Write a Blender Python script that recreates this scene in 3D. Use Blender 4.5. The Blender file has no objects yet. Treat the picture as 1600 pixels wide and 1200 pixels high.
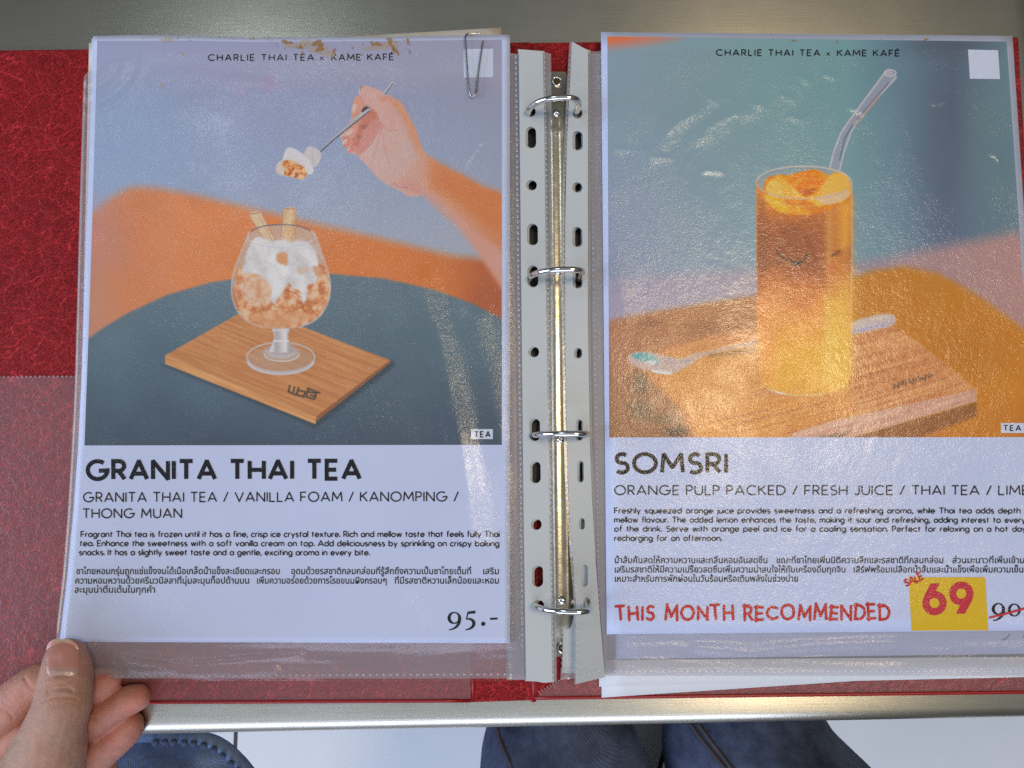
import bpy, bmesh, math, random
import numpy as np
from mathutils import Vector, Matrix
from mathutils.bvhtree import BVHTree

random.seed(7)
SC = bpy.context.scene
COL = SC.collection

# ---------------------------------------------------------------- camera
# hand-held phone about 38 cm above the table, tipped forward 6 degrees
FPX = 1201.0                       # focal length in pixels of the 1600 px wide photograph
CAM_H = 0.384
TILT = math.radians(6.2)
cam_d = bpy.data.cameras.new('camera')
cam_d.sensor_width = 36.0
cam_d.lens = 36.0 * FPX / 1600.0
cam_d.clip_start = 0.01
cam_d.clip_end = 50.0
cam = bpy.data.objects.new('camera', cam_d)
COL.objects.link(cam)
cam.location = (0, 0, CAM_H)
cam.rotation_euler = (TILT, 0, 0)
SC.camera = cam

# ---------------------------------------------------------------- world and lamps
world = bpy.data.worlds.new('World')
SC.world = world
world.use_nodes = True
wn = world.node_tree.nodes; wl = world.node_tree.links
wn.clear()
wo = wn.new('ShaderNodeOutputWorld')
wb = wn.new('ShaderNodeBackground'); wb.inputs['Strength'].default_value = 0.36
wc = wn.new('ShaderNodeTexCoord')
ws = wn.new('ShaderNodeSeparateXYZ')
wr = wn.new('ShaderNodeValToRGB')
wr.color_ramp.interpolation = 'EASE'
e = wr.color_ramp.elements
e[0].position = 0.0;  e[0].color = (0.16, 0.165, 0.18, 1)       # dim room below and round about
e[1].position = 1.0;  e[1].color = (0.86, 0.93, 1.0, 1)       # pale ceiling
k = wr.color_ramp.elements.new(0.55); k.color = (0.20, 0.21, 0.225, 1)
k = wr.color_ramp.elements.new(0.78); k.color = (0.45, 0.48, 0.51, 1)
wl.new(wc.outputs['Generated'], ws.inputs[0])
wl.new(ws.outputs['Z'], wr.inputs['Fac'])
wl.new(wr.outputs['Color'], wb.inputs['Color'])
wl.new(wb.outputs[0], wo.inputs['Surface'])

def area_lamp(name, loc, size, power, color, target=(0, 0, 0), size_y=None):
    d = bpy.data.lights.new(name, 'AREA')
    d.energy = power; d.color = color
    d.shape = 'RECTANGLE' if size_y else 'DISK'
    d.size = size
    if size_y: d.size_y = size_y
    o = bpy.data.objects.new(name, d); COL.objects.link(o)
    o.location = loc
    o.rotation_euler = (Vector(target) - Vector(loc)).to_track_quat('-Z', 'Y').to_euler()
    return o
# warm ceiling lamp up to the right, cool daylight from the upper left
area_lamp('warm_ceiling_lamp', (0.72, 0.20, 2.0), 0.46, 14.0, (1.0, 0.79, 0.50))
area_lamp('cool_ceiling_lamp', (-0.78, 1.0, 2.0), 0.42, 3.4, (0.78, 0.90, 1.0))
area_lamp('cool_window', (-3.0, -0.4, 1.35), 2.4, 78.0, (0.66, 0.77, 1.0), size_y=2.0)
area_lamp('cool_front_fill', (-0.3, -2.3, 1.5), 2.8, 46.0, (0.66, 0.75, 1.0), size_y=1.2)  # soft fill added on the near side for diffuse light, no known window there

vs = SC.view_settings
SC.display_settings.display_device = 'sRGB'
vs.view_transform = 'Standard'; vs.look = 'None'; vs.exposure = -0.08; vs.gamma = 1.0
vs.use_curve_mapping = False
SC.render.engine = 'CYCLES'
SC.cycles.transparent_max_bounces = 24
SC.cycles.max_bounces = 8
SC.cycles.use_denoising = False
SC.cycles.caustics_reflective = False
SC.cycles.caustics_refractive = False

# ---------------------------------------------------------------- geometry helpers
_ct, _st = math.cos(TILT), math.sin(TILT)
def P(u, v, z=0.0):
    """point of height z (metres) that lies on the sight line of photograph pixel (u, v)"""
    u = np.asarray(u, float); v = np.asarray(v, float); z = np.asarray(z, float)
    dx = (u - 800.0) / FPX; dy = -(v - 600.0) / FPX; dz = -1.0
    wy = dy * _ct - dz * _st; wz = dy * _st + dz * _ct
    t = (z - CAM_H) / wz
    return np.stack([dx * t, wy * t, z + 0 * t], -1)
def pix(w):
    """pixel of a world point (inverse of P), for meshes already built"""
    w = np.asarray(w, float)
    x, y, z = w[..., 0], w[..., 1], w[..., 2] - CAM_H
    cy = y * _ct + z * _st; cz = -y * _st + z * _ct
    return 800 + FPX * x / -cz, 600 - FPX * cy / -cz

def new_mesh(name, V, F, mat=None, smooth=False, colors=None):
    me = bpy.data.meshes.new(name)
    V = np.asarray(V, np.float32).reshape(-1, 3)
    if isinstance(F, np.ndarray):
        n, k = F.shape
        me.vertices.add(len(V)); me.vertices.foreach_set('co', V.ravel())
        me.loops.add(n * k); me.loops.foreach_set('vertex_index', F.astype(np.int32).ravel())
        me.polygons.add(n)
        me.polygons.foreach_set('loop_start', np.arange(0, n * k, k, dtype=np.int32))
        me.update(calc_edges=True)
    else:
        me.from_pydata([tuple(map(float, p)) for p in V], [], F)
        me.update()
    if smooth:
        me.polygons.foreach_set('use_smooth', np.ones(len(me.polygons), bool))
    if colors is not None:
        a = me.color_attributes.new('Col', 'FLOAT_COLOR', 'POINT')
        c = np.ones((len(V), 4), np.float32); c[:, :3] = colors
        a.data.foreach_set('color', c.ravel())
    if mat is not None: me.materials.append(mat)
    return me

def obj(name, V, F, mat, parent=None, smooth=False, colors=None, kind=None):
    """one mesh object with its origin at the middle of its footprint"""
    V = np.asarray(V, float).reshape(-1, 3)
    c = np.array([(V[:, 0].min() + V[:, 0].max()) / 2, (V[:, 1].min() + V[:, 1].max()) / 2, V[:, 2].min()])
    me = new_mesh(name, V - c, F, mat, smooth, colors)
    o = bpy.data.objects.new(name, me); COL.objects.link(o)
    set_at(o, c, parent)
    if kind: o['kind'] = kind
    return o
WLOC = {}
def set_at(o, c, parent=None):
    c = np.asarray(c, float)
    WLOC[o.name] = c
    if parent is not None:
        o.parent = parent
        o.location = c - WLOC[parent.name]
    else:
        o.location = c
def thing(name, label, cat, loc, group=None):
    o = bpy.data.objects.new(name, None); COL.objects.link(o)
    o.empty_display_size = 0.02
    set_at(o, loc)
    tag(o, label, cat, group)
    return o
def tag(o, label, cat=None, group=None):
    o['label'] = label
    if cat: o['category'] = cat
    if group: o['group'] = group
    return o

def grid_faces(h, w):
    i = np.arange((h - 1) * (w - 1)); r = i // (w - 1); c = i % (w - 1)
    a = r * w + c
    return np.stack([a + w, a + w + 1, a + 1, a], -1)          # upward-facing when rows run down the picture
def grid_obj(name, U, V, Z, mat, parent=None, colors=None, smooth=True, kind=None):
    h, w = U.shape
    return obj(name, P(U, V, Z).reshape(-1, 3), grid_faces(h, w), mat, parent, smooth,
               None if colors is None else colors.reshape(-1, 3), kind)
def quad_grid(TL, TR, BR, BL, step):
    """bilinear pixel grid over a quadrilateral"""
    TL, TR, BR, BL = map(lambda p: np.array(p, float), (TL, TR, BR, BL))
    w = int(max(np.hypot(*(TR - TL)), np.hypot(*(BR - BL))) / step) + 2
    h = int(max(np.hypot(*(BL - TL)), np.hypot(*(BR - TR))) / step) + 2
    s, t = np.meshgrid(np.linspace(0, 1, w), np.linspace(0, 1, h))
    g = lambda k: (TL[k] * (1 - s) + TR[k] * s) * (1 - t) + (BL[k] * (1 - s) + BR[k] * s) * t
    return g(0), g(1)
def mix(a, b, t): return a + (b - a) * t
def sstep(a, b, x):
    t = np.clip((np.asarray(x, float) - a) / (b - a), 0, 1); return t * t * (3 - 2 * t)

_rng = np.random.RandomState(3)
_LAT = _rng.rand(256, 256)
def vnoise(x, y, seed=0):
    x = np.asarray(x, float) + seed * 17.31; y = np.asarray(y, float) + seed * 9.77
    xi = np.floor(x).astype(int); yi = np.floor(y).astype(int)
    fx = x - xi; fy = y - yi; fx = fx * fx * (3 - 2 * fx); fy = fy * fy * (3 - 2 * fy)
    g = lambda a, b: _LAT[a & 255, b & 255]
    return mix(mix(g(xi, yi), g(xi + 1, yi), fx), mix(g(xi, yi + 1), g(xi + 1, yi + 1), fx), fy)
def fnoise(x, y, seed=0, oct=4):
    s = 0; a = 0.5; tot = 0
    for k in range(oct):
        s = s + a * vnoise(x * 2 ** k, y * 2 ** k, seed + k * 3); tot += a; a *= .5
    return s / tot

def catmull(pts, n=8, closed=True):
    p = np.array(pts, float); m = len(p); out = []
    rng = range(m) if closed else range(m - 1)
    for i in rng:
        if closed: a, b, c, d = p[(i - 1) % m], p[i], p[(i + 1) % m], p[(i + 2) % m]
        else: a, b, c, d = p[max(i - 1, 0)], p[i], p[i + 1], p[min(i + 2, m - 1)]
        for t in np.arange(n) / n:
            out.append(.5 * ((2 * b) + (c - a) * t + (2 * a - 5 * b + 4 * c - d) * t ** 2 + (3 * b - a - 3 * c + d) * t ** 3))
    if not closed: out.append(p[-1])
    return np.array(out)

def tube(pts, r, seg=10, closed=False, caps=True):
    """swept round wire through world points"""
    pts = np.asarray(pts, float); n = len(pts)
    rr = np.full(n, r) if np.isscalar(r) else np.asarray(r, float)
    tg = np.gradient(pts, axis=0) if not closed else np.roll(pts, -1, 0) - np.roll(pts, 1, 0)
    tg /= np.linalg.norm(tg, axis=1)[:, None] + 1e-12
    up = np.array([0, 0, 1.0]) if abs(tg[0][2]) < .9 else np.array([0, 1.0, 0])
    N = []
    a = up - tg[0] * up.dot(tg[0]); a /= np.linalg.norm(a)
    for t in tg:
        a = a - t * a.dot(t); a /= np.linalg.norm(a) + 1e-12; N.append(a)
    N = np.array(N); B = np.cross(tg, N)
    ang = np.linspace(0, 2 * np.pi, seg, endpoint=False)
    V = pts[:, None] + rr[:, None, None] * (np.cos(ang)[None, :, None] * N[:, None] + np.sin(ang)[None, :, None] * B[:, None])
    V = V.reshape(-1, 3); F = []
    for i in range(n if closed else n - 1):
        j = (i + 1) % n
        for k in range(seg):
            l = (k + 1) % seg
            F.append((i * seg + k, i * seg + l, j * seg + l, j * seg + k))
    if caps and not closed:
        F.append(tuple(range(seg))[::-1]); F.append(tuple((n - 1) * seg + k for k in range(seg)))
    return V, F
def join(parts):
    V = []; F = []; o = 0
    for v, f in parts:
        v = np.asarray(v, float).reshape(-1, 3); V.append(v); F += [tuple(int(i) + o for i in q) for q in f]; o += len(v)
    return np.concatenate(V), F
def prism(top, dz):
    """closed slab: polygon of world points (counter-clockwise from above) and the same points dz lower"""
    top = np.asarray(top, float); n = len(top); bot = top.copy(); bot[:, 2] -= dz
    F = [tuple(range(n)), tuple(range(2 * n - 1, n - 1, -1))]
    for i in range(n):
        j = (i + 1) % n; F.append((i, n + i, n + j, j))
    return np.concatenate([top, bot]), F
def ccw(px):
    px = np.asarray(px, float)
    x, y = px[:, 0], -px[:, 1]
    return px if np.sum(x * np.roll(y, -1) - y * np.roll(x, -1)) > 0 else px[::-1]
def slab(px, z, dz):
    px = ccw(px); return prism(P(px[:, 0], px[:, 1], z), dz)
def box_w(x0, x1, y0, y1, z0, z1):
    return prism(np.array([(x0, y0, z1), (x1, y0, z1), (x1, y1, z1), (x0, y1, z1)]), z1 - z0)
def bevel(o, w, seg=3, angle=35):
    m = o.modifiers.new('bevel', 'BEVEL'); m.width = w; m.segments = seg; m.limit_method = 'ANGLE'
    m.angle_limit = math.radians(angle)
    for p in o.data.polygons: p.use_smooth = True
    o.modifiers.new('wn', 'WEIGHTED_NORMAL')
    return o

# ---------------------------------------------------------------- materials
def lin(c):
    c = np.asarray(c, float) / 255.0
    return np.where(c <= 0.04045, c / 12.92, ((c + 0.055) / 1.055) ** 2.4)
def mat(name):
    m = bpy.data.materials.new(name); m.use_nodes = True
    nt = m.node_tree; nt.nodes.clear()
    out = nt.nodes.new('ShaderNodeOutputMaterial')
    return m, nt.nodes, nt.links, out
def nd(n, typ, **kw):
    x = n.new(typ)
    for k, v in kw.items():
        if k in ('noise_dimensions', 'operation', 'blend_type', 'data_type', 'feature', 'attribute_name', 'wave_type', 'bands_direction', 'interpolation'):
            setattr(x, k, v)
        else: x.inputs[k.replace('_', ' ')].default_value = v
    return x
def principled(name, color=(.5, .5, .5), rough=.5, metal=0.0, spec=.5, **kw):
    m, n, l, out = mat(name)
    b = n.new('ShaderNodeBsdfPrincipled')
    b.inputs['Base Color'].default_value = (*color, 1)
    b.inputs['Roughness'].default_value = rough
    b.inputs['Metallic'].default_value = metal
    b.inputs['Specular IOR Level'].default_value = spec
    for k, v in kw.items(): b.inputs[k.replace('_', ' ')].default_value = v
    l.new(b.outputs[0], out.inputs['Surface'])
    return m, n, l, b
def objco(n, l, scale=(1, 1, 1)):
    t = n.new('ShaderNodeNewGeometry'); mp = n.new('ShaderNodeMapping')     # world position: the scene is in metres
    mp.inputs['Scale'].default_value = scale
    l.new(t.outputs['Position'], mp.inputs['Vector']); return mp.outputs[0]
def ramp(n, l, fac, stops):
    r = n.new('ShaderNodeValToRGB'); el = r.color_ramp.elements
    while len(el) < len(stops): el.new(.5)
    for x, (p, c) in zip(el, stops):
        x.position = p; x.color = (*c, 1) if len(c) == 3 else c
    l.new(fac, r.inputs['Fac']); return r.outputs['Color']
def bump(n, l, h, strength, dist, normal=None):
    b = n.new('ShaderNodeBump'); b.inputs['Strength'].default_value = strength; b.inputs['Distance'].default_value = dist
    l.new(h, b.inputs['Height'])
    if normal is not None: l.new(normal, b.inputs['Normal'])
    return b.outputs[0]
def noise(n, l, co, scale, detail=2, rough=.5, dist=0):
    x = n.new('ShaderNodeTexNoise'); x.inputs['Scale'].default_value = scale; x.inputs['Detail'].default_value = detail
    x.inputs['Roughness'].default_value = rough; x.inputs['Distortion'].default_value = dist
    l.new(co, x.inputs['Vector']); return x.outputs['Fac']

# brushed stainless steel, lines along x
M_STEEL, n, l, b = principled('brushed_steel', (.50, .485, .43), .34, 1.0)
co = objco(n, l, (30, 2600, 400))
nz = noise(n, l, co, 1.0, 3, .6)
l.new(bump(n, l, nz, .09, .0004), b.inputs['Normal'])
b.inputs['Anisotropic'].default_value = .85; b.inputs['Anisotropic Rotation'].default_value = .25
tg_ = n.new('ShaderNodeTangent'); tg_.direction_type = 'UV_MAP'; l.new(tg_.outputs[0], b.inputs['Tangent'])
co2 = objco(n, l, (1, 1, 1)); big = noise(n, l, co2, 14, 4, .6)
mr = nd(n, 'ShaderNodeMapRange'); l.new(big, mr.inputs['Value']); mr.inputs['To Min'].default_value = .24; mr.inputs['To Max'].default_value = .32
l.new(mr.outputs[0], b.inputs['Roughness'])
vo = n.new('ShaderNodeTexVoronoi'); vo.inputs['Scale'].default_value = 34; l.new(co2, vo.inputs['Vector'])
sp = ramp(n, l, vo.outputs['Distance'], [(0.0, (.02, .018, .015)), (.012, (.05, .045, .04)), (.02, (1, 1, 1)), (1, (1, 1, 1))])
base = ramp(n, l, nz, [(.25, (.68, .65, .55)), (.75, (.82, .78, .66))])
mx = n.new('ShaderNodeMixRGB'); mx.blend_type = 'MULTIPLY'; mx.inputs['Fac'].default_value = 1
l.new(base, mx.inputs[1]); l.new(sp, mx.inputs[2]); l.new(mx.outputs[0], b.inputs['Base Color'])

# red grained leatherette
def leather(name, dark, light, rough):
    m, n, l, b = principled(name, dark, rough, spec=.16)
    co = objco(n, l)
    wv = noise(n, l, co, 42, 4, .65)
    add = n.new('ShaderNodeVectorMath'); add.operation = 'MULTIPLY_ADD'
    l.new(wv, add.inputs[0]); add.inputs[1].default_value = (.022, .018, 0); l.new(co, add.inputs[2])
    v = n.new('ShaderNodeTexVoronoi'); v.feature = 'DISTANCE_TO_EDGE'; v.inputs['Scale'].default_value = 700
    l.new(add.outputs[0], v.inputs['Vector'])
    v2 = n.new('ShaderNodeTexVoronoi'); v2.feature = 'DISTANCE_TO_EDGE'; v2.inputs['Scale'].default_value = 95
    l.new(add.outputs[0], v2.inputs['Vector'])
    patch = noise(n, l, co, 26, 4, .65)
    c1 = ramp(n, l, v.outputs['Distance'], [(0.0, light), (.05, mix(np.array(light), np.array(dark), .45)), (.11, dark)])
    c2 = ramp(n, l, v2.outputs['Distance'], [(0.0, (1.7, 2.4, 2.4)), (.035, (1, 1, 1))])
    pm = ramp(n, l, patch, [(.3, (.82, .82, .82)), (.7, (1.12, 1.06, 1.06))])
    a = n.new('ShaderNodeMixRGB'); a.blend_type = 'MULTIPLY'; a.inputs['Fac'].default_value = 1; l.new(c1, a.inputs[1]); l.new(c2, a.inputs[2])
    a2 = n.new('ShaderNodeMixRGB'); a2.blend_type = 'MULTIPLY'; a2.inputs['Fac'].default_value = 1; l.new(a.outputs[0], a2.inputs[1]); l.new(pm, a2.inputs[2])
    l.new(a2.outputs[0], b.inputs['Base Color'])
    nb = bump(n, l, v.outputs['Distance'], .4, .0005); nb = bump(n, l, v2.outputs['Distance'], .35, .0012, nb)
    l.new(nb, b.inputs['Normal'])
    return m
M_RED = leather('red_leatherette', (.18, .005, .007), (.46, .026, .029), .5)
M_REDEDGE = principled('red_vinyl_edge', (.30, .008, .010), .35)[0]

M_PAPER, n, l, b = principled('menu_paper', (.56, .62, .82), .6, spec=.3)
co = objco(n, l); l.new(bump(n, l, noise(n, l, co, 900, 3), .08, .0002), b.inputs['Normal'])
pn = noise(n, l, co, 30, 4); l.new(ramp(n, l, pn, [(.2, (.54, .60, .80)), (.8, (.58, .64, .84))]), b.inputs['Base Color'])
M_OLDPAPER, n, l, b = principled('aged_paper', (.72, .66, .55), .7)
co = objco(n, l); pn = noise(n, l, co, 60, 5, .65)
l.new(ramp(n, l, pn, [(.25, (.62, .52, .38)), (.55, (.74, .70, .62)), (.8, (.76, .74, .70))]), b.inputs['Base Color'])
M_WHITEPAPER = principled('plain_paper', (.72, .73, .74), .65)[0]
M_GREENCARD = principled('green_print', (.05, .085, .065), .5)[0]
M_TEALCARD = principled('teal_print', (.06, .17, .22), .5)[0]

M_PRINT, n, l, b = principled('photo_print', (.5, .5, .5), .55, spec=.3)
at = n.new('ShaderNodeVertexColor'); at.layer_name = 'Col'; l.new(at.outputs['Color'], b.inputs['Base Color'])
M_INK = principled('black_ink', (.008, .009, .012), .6, spec=.08)[0]
M_REDINK = principled('red_ink', (.52, .010, .012), .5, spec=.3)[0]
M_REDPRINT = principled('red_print', (.55, .018, .04), .5, spec=.3)[0]
M_BLUEINK = principled('blue_ink', (.05, .09, .35), .5)[0]
M_YELLOW = principled('yellow_sticker', (.72, .46, .008), .5, spec=.3)[0]
M_LABEL = principled('white_label_print', (.62, .67, .80), .6, spec=.3)[0]

def plastic(name, gloss, rough, milk, milkcol, grain, gscale, tint=(1, 1, 1), coarse=.25, patch=False):
    """thin clear sheet: mostly see-through, an embossed grain that catches the lamps, a little milkiness"""
    m, n, l, out = mat(name)
    co = objco(n, l)
    h1 = noise(n, l, co, gscale, 1.5, .5)
    h2 = noise(n, l, co, gscale * .23, 2, .5)
    if patch:                                  # the emboss reads only where the film lies slack
        pt = ramp(n, l, noise(n, l, co, 24, 3, .6), [(.36, (.22, .22, .22)), (.62, (1, 1, 1))])
        mu = n.new('ShaderNodeMath'); mu.operation = 'MULTIPLY'; l.new(h1, mu.inputs[0]); l.new(pt, mu.inputs[1]); h1 = mu.outputs[0]
    nb = bump(n, l, h2, coarse, .0022) if coarse else None
    nb = bump(n, l, h1, grain, .0007, nb) if grain else None
    tr = n.new('ShaderNodeBsdfTransparent'); tr.inputs[0].default_value = (*tint, 1)
    gl = n.new('ShaderNodeBsdfGlossy'); gl.inputs['Roughness'].default_value = rough; gl.inputs['Color'].default_value = (1, 1, 1, 1)
    if nb is not None: l.new(nb, gl.inputs['Normal'])
    df = n.new('ShaderNodeBsdfDiffuse'); df.inputs['Color'].default_value = (*milkcol, 1)
    m1 = n.new('ShaderNodeMixShader'); m1.inputs[0].default_value = milk
    l.new(tr.outputs[0], m1.inputs[1]); l.new(df.outputs[0], m1.inputs[2])
    m2 = n.new('ShaderNodeMixShader'); m2.inputs[0].default_value = gloss
    l.new(m1.outputs[0], m2.inputs[1]); l.new(gl.outputs[0], m2.inputs[2])
    l.new(m2.outputs[0], out.inputs['Surface'])
    return m
M_SLEEVE = plastic('clear_sleeve_plastic', .034, .20, .003, (.8, .83, .9), .36, 1450, coarse=.09, patch=True)
M_SLEEVEBACK = plastic('clear_sleeve_back', .03, .3, .40, (.44, .41, .44), 0, 1000, coarse=0)
M_POCKET = plastic('milky_pocket_plastic', .035, .35, .17, (.46, .36, .38), .4, 1000)
M_WELD = plastic('weld_plastic', .14, .3, .22, (.70, .73, .76), .12, 900, coarse=.1)
M_STRIP, n, l, b = principled('white_margin_strip', (.52, .555, .56), .42)
co = objco(n, l); l.new(bump(n, l, noise(n, l, co, 1300, 2), .22, .0004), b.inputs['Normal'])

M_CHROME = principled('chromed_ring', (.78, .77, .74), .13, 1.0)[0]
M_NICKEL, n, l, b = principled('nickel_plate', (.60, .53, .40), .24, 1.0)
co = objco(n, l); pn = noise(n, l, co, 220, 4, .6)
l.new(ramp(n, l, pn, [(.3, (.46, .40, .29)), (.7, (.68, .61, .48))]), b.inputs['Base Color'])
l.new(bump(n, l, pn, .15, .0006), b.inputs['Normal'])
M_DARKHOLE = principled('dark_metal', (.10, .055, .03), .4, .7)[0]
M_CLIP = principled('clip_wire', (.55, .52, .46), .22, 1.0)[0]
# ---------------------------------------------------------------- lettering: a monoline geometric stroke face
def arc(cx, cy, rx, ry, a0, a1, n=16):
    a = np.radians(np.linspace(a0, a1, n)); return [(cx + rx * math.cos(t), cy + ry * math.sin(t)) for t in a]
X = .66                                   # x-height
GL = {
 'A': (.84, [[(0, 0), (.42, 1), (.84, 0)], [(.14, .30), (.70, .30)]]),
 'B': (.56, [[(0, 0), (0, 1), (.28, 1)] + arc(.28, .77, .24, .23, 90, -90, 8) + [(0, .54)], [(.28, .54)] + arc(.28, .27, .28, .27, 90, -90, 10) + [(0, 0)]]),
 'C': (.84, [arc(.5, .5, .5, .5, 48, 312, 22)]),
 'D': (.76, [[(0, 0), (0, 1), (.26, 1)] + arc(.26, .5, .5, .5, 90, -90, 16) + [(0, 0)]]),
 'E': (.54, [[(.54, 1), (0, 1), (0, 0), (.54, 0)], [(0, .5), (.48, .5)]]),
 'F': (.52, [[(.52, 1), (0, 1), (0, 0)], [(0, .48), (.46, .48)]]),
 'G': (1.0, [arc(.5, .5, .5, .5, 52, 358, 24) + [(.56, .46)]]),
 'H': (.72, [[(0, 0), (0, 1)], [(.72, 0), (.72, 1)], [(0, .5), (.72, .5)]]),
 'I': (.0, [[(0, 0), (0, 1)]]),
 'J': (.42, [[(.42, 1), (.42, .24)] + arc(.20, .22, .22, .22, 0, -150, 9)]),
 'K': (.66, [[(0, 0), (0, 1)], [(.62, 1), (.02, .46)], [(.2, .6), (.66, 0)]]),
 'L': (.50, [[(0, 1), (0, 0), (.50, 0)]]),
 'M': (.96, [[(0, 0), (.08, 1), (.48, .26), (.88, 1), (.96, 0)]]),
 'N': (.76, [[(0, 0), (0, 1), (.76, 0), (.76, 1)]]),
 'O': (1.0, [arc(.5, .5, .5, .5, 0, 360, 28)]),
 'P': (.54, [[(0, 0), (0, 1), (.28, 1)] + arc(.28, .73, .26, .27, 90, -90, 10) + [(0, .46)]]),
 'Q': (1.0, [arc(.5, .5, .5, .5, 0, 360, 28), [(.6, .3), (.95, -.02)]]),
 'R': (.58, [[(0, 0), (0, 1), (.28, 1)] + arc(.28, .73, .27, .27, 90, -90, 10) + [(0, .46)], [(.26, .46), (.58, 0)]]),
 'S': (.56, [arc(.29, .75, .25, .25, 40, 250, 12) + arc(.28, .25, .28, .27, 78, -140, 13)]),
 'T': (.66, [[(0, 1), (.66, 1)], [(.33, 1), (.33, 0)]]),
 'U': (.70, [[(0, 1), (0, .35)] + arc(.35, .35, .35, .35, 180, 360, 14) + [(.70, 1)]]),
 'V': (.82, [[(0, 1), (.41, 0), (.82, 1)]]),
 'W': (1.1, [[(0, 1), (.28, 0), (.55, .8), (.82, 0), (1.1, 1)]]),
 'X': (.7, [[(0, 0), (.7, 1)], [(0, 1), (.7, 0)]]),
 'Y': (.7, [[(0, 1), (.35, .45), (.7, 1)], [(.35, .45), (.35, 0)]]),
 'Z': (.64, [[(0, 1), (.64, 1), (0, 0), (.64, 0)]]),
 '/': (.42, [[(0, -.02), (.42, 1.02)]]),
 '.': (.0, [[(0, -.02), (0, .2)]]),
 ',': (.05, [[(.06, .18), (0, -.2)]]),
 'a': (.58, [arc(.29, X / 2, .29, X / 2, 0, 360, 18), [(.58, X), (.58, 0)]]),
 'b': (.58, [[(0, 1.05), (0, 0)], arc(.29, X / 2, .29, X / 2, 0, 360, 18)]),
 'c': (.48, [arc(.3, X / 2, .3, X / 2, 48, 312, 14)]),
 'd': (.58, [arc(.29, X / 2, .29, X / 2, 0, 360, 18), [(.58, 1.05), (.58, 0)]]),
 'e': (.58, [[(.02, X * .5), (.57, X * .5)] + arc(.29, X / 2, .29, X / 2, 0, 318, 16)]),
 'f': (.32, [arc(.30, .84, .17, .2, 75, 180, 6) + [(.13, 0)], [(0, X), (.32, X)]]),
 'g': (.58, [arc(.29, X / 2, .29, X / 2, 0, 360, 18), [(.58, X), (.58, -.1)] + arc(.29, -.08, .29, .24, -5, -150, 9)]),
 'h': (.50, [[(0, 1.05), (0, 0)], [(0, X * .55)] + arc(.25, X - .26, .25, .26, 180, 0, 10) + [(.50, 0)]]),
 'i': (.0, [[(0, X), (0, 0)], [(0, .88), (0, .98)]]),
 'j': (.1, [[(.1, X), (.1, -.12)] + arc(-.06, -.12, .16, .18, 0, -80, 5), [(.1, .88), (.1, .98)]]),
 'k': (.48, [[(0, 1.05), (0, 0)], [(.44, X), (.02, .26)], [(.15, .38), (.48, 0)]]),
 'l': (.0, [[(0, 1.05), (0, 0)]]),
 'm': (.84, [[(0, X), (0, 0)], [(0, X * .55)] + arc(.21, X - .24, .21, .24, 180, 0, 9) + [(.42, 0)], [(.42, X * .55)] + arc(.63, X - .24, .21, .24, 180, 0, 9) + [(.84, 0)]]),
 'n': (.50, [[(0, X), (0, 0)], [(0, X * .55)] + arc(.25, X - .26, .25, .26, 180, 0, 10) + [(.50, 0)]]),
 'o': (.62, [arc(.31, X / 2, .31, X / 2, 0, 360, 20)]),
 'p': (.58, [[(0, X), (0, -.32)], arc(.29, X / 2, .29, X / 2, 0, 360, 18)]),
 'q': (.58, [arc(.29, X / 2, .29, X / 2, 0, 360, 18), [(.58, X), (.58, -.32)]]),
 'r': (.28, [[(0, X), (0, 0)], [(0, X * .5)] + arc(.24, X - .25, .24, .25, 180, 75, 7)]),
 's': (.40, [arc(.2, X * .74, .18, X * .26, 40, 250, 9) + arc(.2, X * .26, .2, X * .27, 80, -140, 10)]),
 't': (.34, [[(.14, .92), (.14, 0)], [(0, X), (.34, X)]]),
 'u': (.50, [[(0, X), (0, .26)] + arc(.25, .26, .25, .26, 180, 360, 10) + [(.50, X)], [(.5, X), (.5, 0)]]),
 'v': (.54, [[(0, X), (.27, 0), (.54, X)]]),
 'w': (.78, [[(0, X), (.2, 0), (.39, X), (.58, 0), (.78, X)]]),
 'x': (.5, [[(0, 0), (.5, X)], [(0, X), (.5, 0)]]),
 'y': (.54, [[(0, X), (.27, 0)], [(.54, X), (.16, -.32)]]),
 'z': (.48, [[(0, X), (.48, X), (0, 0), (.48, 0)]]),
}
GL['É'] = (.54, GL['E'][1] + [[(.2, 1.12), (.38, 1.3)]])

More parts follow.
